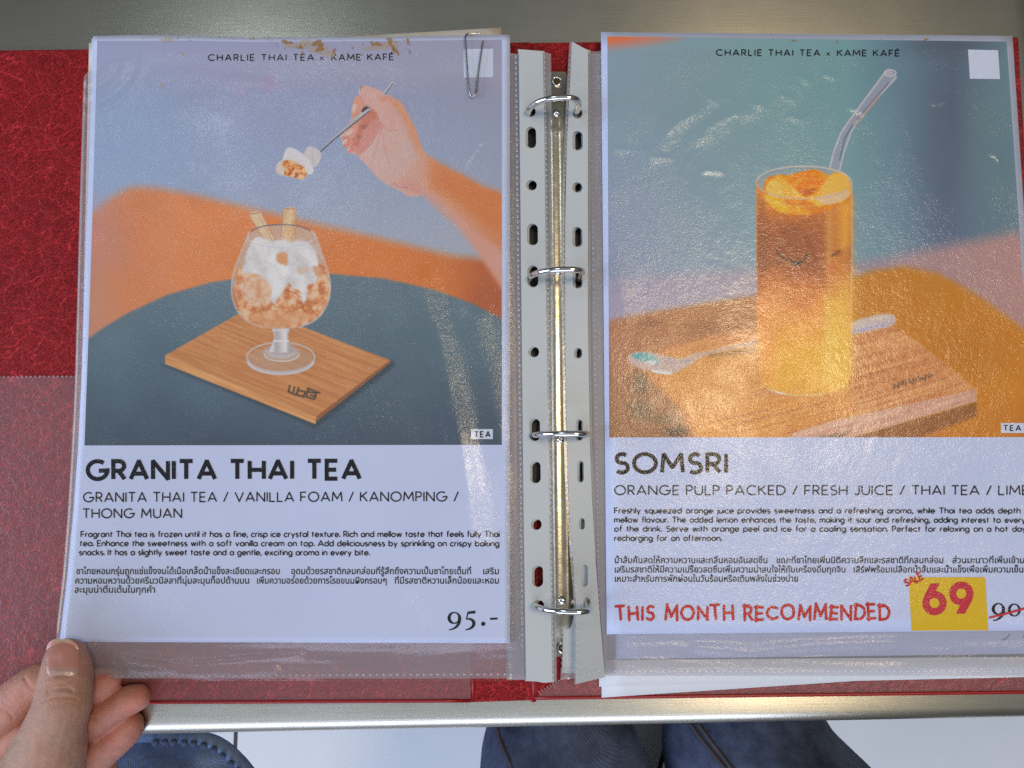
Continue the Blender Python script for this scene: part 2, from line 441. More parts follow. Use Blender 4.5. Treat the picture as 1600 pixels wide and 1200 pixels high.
class Ink:
    """flat printed strokes collected in pixel space, laid on a page surface as one mesh"""
    def __init__(s): s.p = []; s.k = 0; s.f = []
    def poly(s, pts, dz=0.0):
        pts = [tuple(map(float, q)) for q in pts]; o = len(s.p)
        pts = [tuple(q) for q in ccw(pts)]
        s.p += [(q[0], q[1], dz) for q in pts]; s.f.append(tuple(range(o, o + len(pts))))
    def stroke(s, pts, w, cap='butt', ext=0.0):
        pts = np.array(pts, float)
        keep = [0] + [i for i in range(1, len(pts)) if np.hypot(*(pts[i] - pts[i - 1])) > 1e-6]
        pts = pts[keep]; n = len(pts)
        if n < 2: return
        if n > 2 and np.isscalar(w):           # break the ribbon at sharp corners so every limb keeps its weight
            dd = np.diff(pts, axis=0); dd /= np.hypot(dd[:, 0], dd[:, 1])[:, None]
            dots = (dd[:-1] * dd[1:]).sum(1)
            cut = [i + 1 for i in range(len(dots)) if dots[i] < .45]
            if cut:
                idx = [0] + cut + [n - 1]
                for a, b in zip(idx[:-1], idx[1:]):
                    q = pts[a:b + 1].copy(); e_ = np.diff(q, axis=0); e_ /= np.hypot(e_[:, 0], e_[:, 1])[:, None]
                    if a != 0: q[0] -= e_[0] * w * (.5 if abs(dots[a - 1]) < .3 else .22)
                    if b != n - 1: q[-1] += e_[-1] * w * (.5 if abs(dots[b - 1]) < .3 else .22)
                    s.stroke(q, w, cap)
                return
        W = np.full(n, w, float) if np.isscalar(w) else np.interp(np.linspace(0, 1, n), np.linspace(0, 1, len(w)), w)
        closed = np.hypot(*(pts[0] - pts[-1])) < 1e-3
        d = np.diff(pts, axis=0); d /= np.hypot(d[:, 0], d[:, 1])[:, None]
        if ext and not closed:
            pts[0] -= d[0] * ext; pts[-1] += d[-1] * ext
        L = []; R = []
        for i in range(n):
            if closed: a, b = d[i - 1 if i else -1], d[i if i < n - 1 else 0]
            else: a, b = d[max(i - 1, 0)], d[min(i, n - 2)]
            na = np.array([-a[1], a[0]]); nb = np.array([-b[1], b[0]])
            m = na + nb; q = m.dot(m)
            m = na if q < .25 else m / np.hypot(*m)
            k = min(1 / max(m.dot(na), .42), 1.35)
            L.append(pts[i] + m * W[i] / 2 * k); R.append(pts[i] - m * W[i] / 2 * k)
        dz = (s.k % 7) * 4e-6; s.k += 1
        o = len(s.p)
        for a, b in zip(L, R): s.p += [(a[0], a[1], dz), (b[0], b[1], dz)]
        for i in range(n - 1): s.f.append((o + 2 * i, o + 2 * i + 1, o + 2 * i + 3, o + 2 * i + 2))
        if cap == 'round' and not closed:
            for c, dd, ww in ((pts[0], -d[0], W[0]), (pts[-1], d[-1], W[-1])):
                t0 = math.atan2(dd[1], dd[0]); r = ww / 2
                if r > .15:
                    s.poly([(c[0] + r * math.cos(t), c[1] + r * math.sin(t)) for t in np.linspace(t0 - 1.571, t0 + 1.571, 7)], dz + 2e-6)
    def disc(s, c, r, n=20):
        s.poly([(c[0] + r * math.cos(t), c[1] + r * math.sin(t)) for t in np.linspace(0, 2 * np.pi, n, endpoint=False)])
    def text(s, string, a, b, cap, w, track=.16, space=.36, rnd=False, jit=None):
        """one line from baseline pixel a to baseline pixel b; slack goes to the word spaces"""
        a = np.array(a, float); b = np.array(b, float); Ltot = np.hypot(*(b - a))
        ex = (b - a) / Ltot; ey = np.array([ex[1], -ex[0]])
        adv = []; nsp = 0; tot = 0
        for i, ch in enumerate(string):
            if ch == ' ': nsp += 1; adv.append(None)
            else: adv.append(GL[ch][0] + track); tot += adv[-1]
        tot -= track
        tot_px = tot * cap + nsp * space * cap
        slack = Ltot - tot_px; sx = 1.0; sp = space * cap
        if nsp and abs(slack) < nsp * cap * .30: sp += slack / nsp
        else:
            sx = Ltot / tot_px; sp *= sx
        x = 0
        for i, ch in enumerate(string):
            if ch == ' ': x += sp; continue
            g = GL[ch]
            c2 = cap; y0 = 0; rot = 0
            if jit is not None:
                c2 = cap * (1 + jit.uniform(-.10, .10)); y0 = jit.uniform(-.05, .05) * cap; rot = jit.uniform(-.09, .09)
            for st in g[1]:
                pts = []
                for (px, py) in st:
                    gx = px * cap * sx; gy = py * c2 + y0
                    if jit is not None:
                        gx += jit.uniform(-.02, .02) * cap; gy += jit.uniform(-.02, .02) * cap
                        gx, gy = gx - rot * gy, gy + rot * gx
                    pts.append(a + ex * (x + gx) + ey * gy)
                s.stroke(pts, w, 'round' if rnd else 'butt', ext=0 if rnd else 0)
            x += (g[0] + track) * cap * sx
    def build(s, name, zf, off, m, parent):
        p = np.array(s.p)
        V = P(p[:, 0], p[:, 1], zf(p[:, 0], p[:, 1]) + off + p[:, 2])
        # keep faces looking up
        F = []
        for f in s.f:
            q = V[list(f)]
            nz = sum((q[i][0] * q[(i + 1) % len(q)][1] - q[(i + 1) % len(q)][0] * q[i][1]) for i in range(len(q)))
            F.append(f if nz > 0 else f[::-1])
        return obj(name, V, F, m, parent)

def thai(name, segs, base, hpx, zf, off, m, parent):
    """Thai line set with the interface typeface; each segment runs between two pixel columns"""
    VV = []; FF = []; o = 0
    for s_, x0, x1 in segs:
        cu = bpy.data.curves.new('tmp', 'FONT'); cu.body = s_; cu.size = 1.0; cu.resolution_u = 2; cu.offset = .012
        ob = bpy.data.objects.new('tmp', cu); COL.objects.link(ob)
        dg = bpy.context.evaluated_depsgraph_get()
        me = bpy.data.meshes.new_from_object(ob.evaluated_get(dg))
        n = len(me.vertices)
        if n:
            c = np.empty(n * 3); me.vertices.foreach_get('co', c); c = c.reshape(-1, 3)
            w0, w1 = c[:, 0].min(), c[:, 0].max()
            u = x0 + (c[:, 0] - w0) / (w1 - w0) * (x1 - x0)
            v = base - c[:, 1] * hpx
            VV.append(P(u, v, zf(u, v) + off))
            FF += [tuple(i + o for i in p.vertices) for p in me.polygons]; o += n
        bpy.data.objects.remove(ob); bpy.data.curves.remove(cu); bpy.data.meshes.remove(me)
    if not VV: return None
    V = np.concatenate(VV); F = []
    for f in FF:
        q = V[list(f)]; nz = sum((q[i][0] * q[(i + 1) % len(q)][1] - q[(i + 1) % len(q)][0] * q[i][1]) for i in range(len(q)))
        F.append(f if nz > 0 else f[::-1])
    return obj(name, V, F, m, parent)
# ---------------------------------------------------------------- the two printed photographs (flat print, coloured point by point)
class Paint:
    def __init__(s, U, V, base):
        s.sh = U.shape; s.U = U.ravel(); s.V = V.ravel()
        s.C = np.empty((s.U.size, 3)); s.C[:] = base
    def _sel(s, p, pad):
        return np.nonzero((s.U > p[:, 0].min() - pad) & (s.U < p[:, 0].max() + pad) & (s.V > p[:, 1].min() - pad) & (s.V < p[:, 1].max() + pad))[0]
    @staticmethod
    def _seg(x, y, a, b):
        d = b - a; L = d.dot(d) + 1e-9
        t = np.clip(((x - a[0]) * d[0] + (y - a[1]) * d[1]) / L, 0, 1)
        return (x - a[0] - t * d[0]) ** 2 + (y - a[1] - t * d[1]) ** 2, t
    def _put(s, i, al, col, x, y):
        c = np.asarray(col(x, y) if callable(col) else col, float)
        al = al[:, None]
        s.C[i] = s.C[i] * (1 - al) + c * al
    def fill(s, pts, col, blur=1.0, sm=0, alpha=1.0, wob=0, ws=8.0):
        p = np.array(pts, float)
        if sm: p = catmull(p, sm)
        i = s._sel(p, blur * 2 + 2 + wob)
        if not len(i): return
        x, y = s.U[i].copy(), s.V[i].copy(); x0, y0 = x, y
        if wob:
            x = x + wob * 2 * (fnoise(x0 / ws, y0 / ws, 5) - .5); y = y + wob * 2 * (fnoise(x0 / ws, y0 / ws, 9) - .5)
        d2 = np.full(len(i), 1e18); ins = np.zeros(len(i), bool)
        for k in range(len(p)):
            a, b = p[k], p[(k + 1) % len(p)]
            d, _ = s._seg(x, y, a, b); d2 = np.minimum(d2, d)
            if a[1] != b[1]:
                c = ((a[1] > y) != (b[1] > y)) & (x < (b[0] - a[0]) * (y - a[1]) / (b[1] - a[1]) + a[0]); ins ^= c
        sd = np.sqrt(d2) * np.where(ins, 1, -1)
        al = sstep(-blur, blur, sd) * alpha
        s._put(i, al, col, x0, y0)
    def line(s, pts, w, col, blur=.8, sm=0, alpha=1.0):
        p = np.array(pts, float)
        ww = np.array(w, float) if not np.isscalar(w) else np.full(len(p), w, float)
        if sm:
            ww = np.interp(np.linspace(0, 1, (len(p) - 1) * sm + 1), np.linspace(0, 1, len(p)), ww); p = catmull(p, sm, False)
        i = s._sel(p, ww.max() + blur * 2)
        if not len(i): return
        x, y = s.U[i], s.V[i]; best = np.full(len(i), -1e9)
        for k in range(len(p) - 1):
            d, t = s._seg(x, y, p[k], p[k + 1])
            best = np.maximum(best, (ww[k] + (ww[k + 1] - ww[k]) * t) / 2 - np.sqrt(d))
        s._put(i, sstep(-blur, blur, best) * alpha, col, x, y)
    def blob(s, cx, cy, rx, ry, col, soft=.5, alpha=1.0, rot=0):
        R = max(rx, ry) * (1 + soft)
        i = s._sel(np.array([(cx - R, cy - R), (cx + R, cy + R)], float), 2)
        if not len(i): return
        x, y = s.U[i], s.V[i]; c, q = math.cos(math.radians(rot)), math.sin(math.radians(rot))
        dx, dy = x - cx, y - cy
        r = np.hypot((dx * c + dy * q) / rx, (-dx * q + dy * c) / ry)
        s._put(i, (1 - sstep(1 - soft, 1 + soft * .6, r)) * alpha, col, x, y)
    def ell(s, cx, cy, rx, ry, w, col, blur=.8, a0=0, a1=360, alpha=1.0):
        s.line([(cx + rx * math.cos(t), cy + ry * math.sin(t)) for t in np.radians(np.linspace(a0, a1, 40))], w, col, blur, alpha=alpha)

def grain(c0, c1, ang, su, sv, seed=0, amp=1.0):
    """two-tone streaky colour running along an angle"""
    ca, sa = math.cos(math.radians(ang)), math.sin(math.radians(ang)); c0 = np.array(c0, float); c1 = np.array(c1, float)
    def f(x, y):
        a = x * ca + y * sa; b = -x * sa + y * ca
        t = fnoise(a / su, b / sv, seed, 4); t = np.clip((t - .5) * 2.2 * amp + .5, 0, 1)
        return c0 + (c1 - c0) * t[:, None]
    return f
def crumbs(cs, sc, seed=0):
    cs = np.array(cs, float)
    def f(x, y):
        wx = x + 5 * (fnoise(x / 7, y / 7, seed) - .5); wy = y + 5 * (fnoise(x / 7, y / 7, seed + 7) - .5)
        t = .6 * vnoise(wx / sc, wy / sc, seed + 2) + .4 * vnoise(wx / sc * 2.3, wy / sc * 2.3, seed + 5)
        sh = .5 * (vnoise((wx + 2) / sc, (wy + 2) / sc, seed + 2) - vnoise((wx - 2) / sc, (wy - 2) / sc, seed + 2))
        t = np.clip((t - .5) * 2.4 + .5 - sh * 1.6, 0, 1) * (len(cs) - 1)
        i = np.clip(t.astype(int), 0, len(cs) - 2); w = sstep(.25, .75, t - i)[:, None]
        return cs[i] * (1 - w) + cs[i + 1] * w
    return f
def grad(stops, ax=1, nz=0, ns=20.0, seed=0):
    """colour stops along an axis (0 = across, 1 = down) with soft mottling"""
    xs = [q[0] for q in stops]; cs = np.array([q[1] for q in stops], float)
    def f(x, y):
        t = x if ax == 0 else y
        if nz: t = t + nz * 2 * (fnoise(x / ns, y / ns, seed) - .5)
        return np.stack([np.interp(t, xs, cs[:, k]) for k in range(3)], -1)
    return f

def paint_left(U, V):
    p = Paint(U, V, (150, 164, 204)); x, y = p.U, p.V
    base = grad([(60, (152, 158, 200)), (110, (160, 166, 206)), (128, (154, 160, 200)), (150, (146, 158, 200)), (240, (148, 164, 206)), (330, (156, 170, 206)), (420, (165, 178, 208))], 1, 8, 60)(x, y)
    side = np.clip((x - 140) / 640, 0, 1)[:, None]
    p.C = base * (1 - .05 * side) + np.array((8, 2, -6)) * side * 1.0
    p.blob(200, 250, 110, 160, (146, 172, 214), .8, .55)
    p.blob(420, 130, 16, 14, (176, 150, 190), .5, .5)
    p.blob(375, 142, 12, 12, (172, 156, 196), .5, .4)
    # warm curved bench behind the table
    org = lambda xx, yy: grad([(130, (182, 128, 108)), (210, (196, 122, 82)), (330, (206, 124, 72)), (520, (198, 112, 50)), (700, (190, 106, 52)), (790, (160, 82, 50))], 0, 20, 60)(xx, yy) * (1 + .10 * (fnoise(xx / 40, yy / 40, 4) - .5))[:, None]
    p.fill([(120, 352), (150, 330), (178, 306), (214, 292), (280, 300), (360, 318), (470, 344), (600, 374), (700, 398), (800, 420), (800, 520), (120, 560)], org, 11, 6)
    p.blob(140, 372, 60, 60, (186, 124, 116), .8, .6)
    p.blob(760, 470, 40, 36, (150, 76, 46), .8, .6)
    # round dark table
    tab = lambda xx, yy: grad([(425, (92, 110, 126)), (520, (82, 102, 118)), (620, (72, 90, 108)), (700, (60, 75, 94))], 1, 25, 90)(xx, yy) * (1 + .12 * (fnoise(xx / 70, yy / 70, 8) - .5))[:, None]
    p.fill([(110, 550), (132, 533), (165, 510), (200, 489), (260, 461), (330, 441), (400, 431), (460, 428), (520, 428), (600, 435), (680, 453), (740, 475), (800, 506), (800, 710), (110, 710)], tab, 3.2, 0)
    # forearm and hand
    skin = lambda xx, yy: grad([(500, (212, 172, 168)), (590, (216, 176, 174)), (650, (206, 160, 150)), (700, (202, 142, 112)), (790, (192, 120, 84))], 0, 14, 30)(xx, yy) * (1 + .05 * (fnoise(xx / 12, yy / 12, 2) - .5))[:, None]
    p.fill([(612, 262), (640, 288), (660, 296), (690, 318), (720, 352), (752, 400), (790, 452), (800, 300), (784, 304), (750, 291), (722, 274), (690, 259), (664, 242), (652, 215), (640, 190)], skin, 1.6)
    p.fill([(664, 250), (690, 262), (722, 276), (752, 292), (792, 306), (792, 372), (760, 350), (720, 318), (690, 300), (668, 290), (668, 268)], (196, 118, 68), 9, 0, .75)
    p.fill([(700, 322), (740, 360), (792, 400), (792, 460), (752, 400)], (208, 150, 138), 7, 0, .8)
    z = lambda X_, Y_: (X_ / 6.314 + 480, Y_ / 6.314 + 120)
    palm = [z(*q) for q in [(515, 110), (545, 85), (610, 95), (700, 128), (760, 160), (830, 200), (900, 240), (950, 285), (985, 370), (1040, 460), (1090, 580), (1122, 690), (1180, 770), (1300, 860), (1300, 1010), (1200, 1150), (1010, 1180), (930, 1130), (800, 1070), (690, 990), (600, 890), (480, 770), (400, 740), (340, 620), (340, 560), (430, 420), (440, 330), (470, 210), (510, 190)]]
    p.fill(palm, skin, 1.3, 3)
    p.fill([(664, 252), (690, 262), (712, 276), (712, 322), (690, 312), (668, 300), (660, 276)], (202, 136, 100), 12, 0, .55)
    p.fill([(640, 262), (676, 300), (716, 346), (700, 340), (660, 304), (628, 280)], (206, 152, 142), 8, 0, .7)
    # back edge in shade-toned orange, finger backs
    p.fill([z(*q) for q in [(760, 180), (900, 240), (960, 320), (1050, 480), (1120, 690), (1180, 780), (1100, 760), (1040, 620), (960, 460), (880, 330)]], (206, 140, 104), 5, 4, .75)
    p.fill([(672, 250), (700, 263), (724, 276), (752, 292), (792, 306), (792, 372), (760, 352), (722, 322), (696, 304), (674, 292)], (192, 112, 64), 13, 0, .85)
    p.fill([(640, 285), (668, 300), (704, 326), (742, 362), (792, 402), (792, 460), (752, 400), (700, 340), (660, 300)], (204, 150, 140), 9, 0, .8)
    p.blob(636, 240, 20, 34, (206, 178, 180), .9, .7, -20); p.blob(598, 250, 16, 30, (212, 182, 182), .9, .6, -40); p.blob(655, 262, 14, 20, (206, 150, 132), .9, .6)
    p.blob(618, 196, 12, 22, (208, 172, 172), .9, .6, -20); p.blob(646, 216, 8, 26, (200, 134, 104), .9, .6, -24); p.blob(640, 292, 20, 8, (196, 132, 124), .9, .5, 25)
    p.fill([z(*q) for q in [(690, 340), (740, 470), (690, 560), (600, 690), (510, 770), (470, 700), (530, 560), (560, 420), (620, 330)]], (200, 132, 126), 3.5, 5, .9)
    p.fill([z(*q) for q in [(560, 330), (680, 330), (690, 400), (600, 470), (540, 560), (500, 690), (420, 640), (480, 560), (520, 440)]], (184, 110, 92), 3.0, 4, .9)
    p.fill([z(*q) for q in [(530, 480), (600, 470), (560, 520)]], (140, 88, 76), 2.6, 4, .8)
    p.fill([z(*q) for q in [(480, 590), (540, 580), (515, 612)]], (140, 88, 76), 2.4, 4, .8)
    # finger tips
    for q, c in (([(470, 210), (510, 190), (565, 270), (520, 340), (450, 400), (440, 310)], (214, 150, 130)),
                 ([(430, 440), (500, 440), (512, 500), (480, 580), (410, 590), (395, 540)], (216, 150, 136)),
                 ([(350, 600), (420, 600), (468, 650), (440, 690), (365, 690)], (208, 132, 122)),
                 ([(395, 700), (440, 660), (472, 690), (460, 735), (405, 745)], (212, 132, 126))):
        p.fill([z(*k) for k in q], c, 1.2, 5)
    for q in ([(395, 550), (440, 515), (450, 540), (408, 575)], [(348, 640), (385, 612), (388, 640), (358, 668)], [(395, 705), (425, 680), (430, 700), (402, 730)], [(450, 280), (485, 270), (480, 320), (452, 360)]):
        p.fill([z(*k) for k in q], (226, 198, 200), 1.0, 4)
    p.fill([z(*q) for q in [(512, 110), (540, 85), (566, 100), (545, 150), (530, 170)]], (140, 130, 140), 1.0, 4)
    p.line([z(*q) for q in [(515, 120), (520, 180)]], 1.4, (225, 215, 220))
    for q in ([(505, 440), (512, 500), (482, 580)], [(410, 595), (350, 600)], [(468, 650), (440, 690), (395, 700)], [(450, 400), (520, 345), (560, 280)]):
        p.line([z(*k) for k in q], 1.2, (150, 82, 72), 1.2, 4, .7)
    # thumb
    p.fill([z(*q) for q in [(540, 110), (600, 100), (700, 135), (770, 200), (830, 290), (880, 400), (900, 500), (780, 520), (730, 470), (690, 370), (640, 315), (570, 260), (520, 190)]], (214, 166, 162), 1.6, 4)
    p.blob(*z(750, 215), 7, 6, (206, 132, 108), .7, .7)
    p.blob(*z(640, 180), 9, 8, (220, 172, 170), .8, .8)
    for q in ([(690, 370), (735, 470), (800, 525), (880, 525)], [(740, 480), (700, 620), (650, 820)], [(740, 520), (760, 680), (810, 860)], [(690, 560), (600, 690), (490, 770)]):
        p.line([z(*k) for k in q], 1.1, (186, 120, 116), 1.0, 5, .75)
    p.line([z(*q) for q in [(820, 1075), (860, 1050), (900, 1080), (1000, 1100)]], 1.6, (180, 108, 106), 1.6, 5, .7)
    for q in ([(850, 270), (900, 290)], [(790, 200), (830, 230)]): p.line([z(*k) for k in q], 1.0, (180, 108, 84), 1.0, 0, .8)
    p.line([z(*q) for q in [(520, 190), (570, 265), (640, 318), (690, 350)]], 1.0, (170, 96, 88), 1.0, 5, .8)
    # spoon handle
    p.line([z(*q) for q in [(845, 62), (765, 165)]], 5.5, (188, 192, 206), .9)
    p.line([z(*q) for q in [(847, 66), (770, 172)]], 1.6, (72, 74, 90), .8)
    p.fill([z(*q) for q in [(575, 290), (620, 315), (560, 350), (535, 340)]], (52, 40, 40), 1.4, 4)
    p.line([z(*q) for q in [(610, 325), (470, 430), (330, 545), (210, 650), (125, 745)]], [5.2, 5.0, 3.4, 2.2, 1.8], (172, 172, 190), .8, 6)
    p.line([z(*q) for q in [(612, 340), (475, 452), (335, 562), (215, 662), (128, 745)]], [1.2, 1.6, 1.5, 1.6, 1.8], (46, 44, 56), .7, 6)
    p.line([z(*q) for q in [(600, 322), (470, 422)]], 1.4, (216, 196, 200), .8)
    # the scoop: marshmallow and granita
    w = lambda X_, Y_: (X_ / 4 + 400, Y_ / 4 + 100)
    p.fill([w(*q) for q in [(300, 560), (320, 520), (345, 515), (400, 545), (405, 590), (375, 640), (330, 640), (295, 590)]], (214, 206, 214), 1.1, 5)
    p.line([w(*q) for q in [(350, 560), (358, 600), (345, 630)]], 1.0, (184, 174, 186), 1.0)
    p.fill([w(*q) for q in [(170, 580), (190, 530), (220, 522), (270, 545), (330, 600), (358, 660), (330, 690), (200, 620), (168, 610)]], (226, 224, 234), 1.1, 5)
    p.fill([w(*q) for q in [(122, 650), (140, 615), (170, 600), (240, 600), (300, 640), (320, 690), (290, 722), (250, 712), (190, 700), (140, 690)]], (222, 208, 202), 1.1, 5)
    p.fill([w(*q) for q in [(165, 615), (210, 600), (260, 625), (308, 650), (315, 690), (292, 722), (235, 708), (180, 692), (178, 660)]], crumbs([(164, 84, 26), (206, 128, 60), (236, 190, 140)], 5, 3), 1.0, 4, 1, 1.5, 4)
    # board
    g = lambda X_, Y_: (X_ / 3.1575 + 240, Y_ / 3.1575 + 300)
    p.fill([g(*q) for q in [(40, 850), (800, 1165), (1190, 860), (1180, 830), (810, 1060)]], (44, 56, 66), 5, 0, .75)
    p.fill([g(*q) for q in [(57, 806), (420, 600), (735, 665), (1168, 830), (803, 1108)]], grain((170, 110, 68), (196, 136, 86), 22, 60, 3.0, 1, 1.0), 1.0)
    p.fill([g(*q) for q in [(57, 806), (803, 1108), (800, 1146), (57, 848)]], grain((190, 128, 78), (216, 160, 108), 22, 50, 3, 6), 1.0)
    p.fill([g(*q) for q in [(803, 1108), (1168, 830), (1170, 842), (806, 1130)]], (136, 82, 50), 1.0)
    for k in range(13):
        t = k / 13.0; a = np.array(g(150 + 480 * t, 760 - 150 * t * .4)); r = random.random()
        p.line([(262 + 150 * t + r * 60, 551 - 62 * t + r * 24), (300 + 150 * t + r * 150, 566 - 58 * t + r * 60)], .8, (136, 82, 52), .9, 0, .45)
    # small dark mark burnt into the board
    for q in ([(672, 955), (665, 985), (700, 1000)], [(695, 962), (690, 985)], [(715, 965), (705, 1000), (740, 1010), (748, 985), (718, 980)], [(758, 985), (800, 992)], [(762, 975), (752, 1010), (790, 1022)], [(775, 1002), (800, 1010)], [(805, 985), (795, 1018)], [(760, 968), (820, 992)]):
        p.line([g(*k) for k in q], 2.6, (62, 54, 48), 1.0)
    # goblet: foot and stem
    gl = (196, 192, 206)
    p.blob(*g(628, 832), 54, 23, (176, 146, 130), .12, .65)
    p.ell(*g(627, 815), 53, 23, 2.0, (200, 198, 214), 1.0)
    p.ell(*g(627, 828), 52, 22, 3.0, (214, 214, 228), 1.2, 10, 170)
    p.blob(*g(630, 790), 27, 12, (202, 196, 206), .35, .85)
    p.ell(*g(632, 800), 27, 11, 1.6, (232, 232, 242), .9, 0, 180)
    p.ell(*g(630, 775), 20, 8, 1.4, (160, 150, 164), .9)
    p.fill([g(*q) for q in [(585, 668), (670, 668), (662, 720), (672, 750), (690, 790), (570, 790), (585, 750), (595, 715)]], grad([(425, (226, 226, 238)), (432, (176, 164, 170)), (438, (206, 200, 210)), (446, (238, 238, 246)), (452, (170, 160, 168))], 0), 1.1)
    p.line([g(*q) for q in [(588, 682), (668, 682)]], 2.0, (228, 226, 238), .9); p.line([g(*q) for q in [(596, 735), (664, 735)]], 2.4, (236, 236, 246), .9)
    # bowl and contents
    bowl = [g(*q) for q in [(465, 215), (430, 300), (398, 380), (384, 455), (388, 520), (412, 585), (460, 635), (540, 668), (630, 675), (720, 668), (795, 635), (842, 585), (866, 520), (872, 455), (858, 380), (830, 300), (800, 215), (720, 175), (630, 162), (540, 175)]]
    p.fill(bowl, (196, 176, 172), 1.2, 4, .72)
    p.fill([g(*q) for q in [(405, 400), (440, 370), (800, 350), (866, 420), (866, 520), (840, 585), (795, 632), (720, 664), (630, 670), (540, 664), (462, 630), (414, 580), (392, 510)]], crumbs([(182, 110, 66), (204, 138, 92), (220, 164, 122), (234, 196, 164)], 9, 12), 1.6, 3, 1, 3, 10)
    p.fill([g(*q) for q in [(430, 430), (520, 420), (570, 470), (560, 560), (480, 560), (430, 500)]], crumbs([(206, 152, 118), (222, 180, 152), (236, 208, 190)], 8, 4), 3.5, 4, .85, 3, 7)
    p.fill([g(*q) for q in [(480, 600), (700, 590), (790, 620), (630, 668), (520, 655)]], grain((200, 140, 98), (222, 170, 132), 0, 8, 7, 3, 1.2), 3, 3, .8)
    for q in ([(575, 540), (600, 565), (625, 570)], [(655, 485), (700, 500), (720, 520)], [(520, 590), (545, 575)], [(725, 540), (745, 590)]):
        p.line([g(*k) for k in q], 1.4, (150, 72, 40), 1.0, 4, .9)
    # foam
    p.fill([g(*q) for q in [(445, 360), (470, 270), (510, 222), (560, 235), (600, 240), (690, 240), (760, 250), (800, 290), (812, 370), (805, 440), (760, 460), (758, 520), (735, 545), (720, 490), (680, 470), (660, 455), (600, 545), (575, 530), (580, 470), (520, 410), (445, 400)]], grain((214, 209, 217), (240, 238, 246), 60, 20, 15, 2, 1.0), 2.2, 4, 1, 1.5, 6)
    p.fill([g(*q) for q in [(610, 305), (655, 300), (660, 360), (630, 355), (608, 340)]], (206, 146, 104), 2.2, 4)
    p.fill([g(*q) for q in [(705, 375), (750, 365), (770, 385), (740, 405), (712, 400)]], (214, 184, 166), 3.0, 4, .7)
    p.fill([g(*q) for q in [(785, 365), (830, 380), (830, 420), (800, 410)]], (204, 150, 112), 1.8, 4, .9)
    p.blob(*g(675, 464), 1.6, 1.4, (120, 110, 120), .5)
    # wafer rolls
    p.fill([g(*q) for q in [(468, 112), (478, 100), (515, 94), (533, 102), (598, 232), (575, 245), (548, 236)]], grain((214, 176, 140), (236, 208, 178), 65, 6, 3, 7), 1.0, 0)
    p.line([g(*q) for q in [(478, 108), (525, 102)]], 1.6, (150, 104, 70), .9)
    p.line([g(*q) for q in [(520, 118), (585, 240)]], 1.6, (186, 130, 88), 1.4, 0, .7)
    p.fill([g(*q) for q in [(642, 84), (660, 76), (690, 76), (702, 84), (694, 248), (660, 256), (626, 236)]], grain((212, 170, 128), (236, 204, 168), 96, 5, 3, 9), 1.0, 0)
    p.line([g(*q) for q in [(650, 84), (695, 84)]], 1.5, (166, 116, 76), .9)
    p.line([g(*q) for q in [(692, 90), (684, 240)]], 1.8, (182, 128, 80), 1.4, 0, .7)
    p.blob(*g(640, 255), 13, 8, (232, 230, 238), .5, .9)
    for a, b in (((470, 112), (550, 240)), ((533, 104), (598, 232)), ((642, 86), (627, 236)), ((702, 86), (695, 246))):
        p.line([g(*a), g(*b)], 1.3, (166, 112, 70), .9, 0, .75)
    p.blob(*g(540, 250), 11, 8, (234, 231, 238), .6, .9); p.blob(*g(720, 262), 16, 9, (228, 224, 232), .7, .8)
    # rim and glints
    p.ell(*g(630, 218), 53, 18, 1.5, (206, 204, 218), .8)
    p.ell(*g(630, 216), 52, 17.5, 1.6, (40, 44, 66), .8, 205, 330, .8)
    p.ell(*g(630, 222), 51, 17, 1.2, (232, 230, 240), .8, 20, 160, .7)
    p.line(bowl[:8], 1.5, (216, 206, 210), 1.0, 4, .7); p.line(bowl[9:17], 1.5, (212, 198, 200), 1.0, 4, .7)
    p.line([g(*q) for q in [(405, 420), (410, 520), (450, 600)]], 3, (226, 200, 190), 2.5, 5, .4)
    p.line([g(*q) for q in [(800, 260), (835, 330)]], 1.6, (236, 232, 240), 1.2, 0, .6)
    return p.C.reshape(*p.sh, 3)

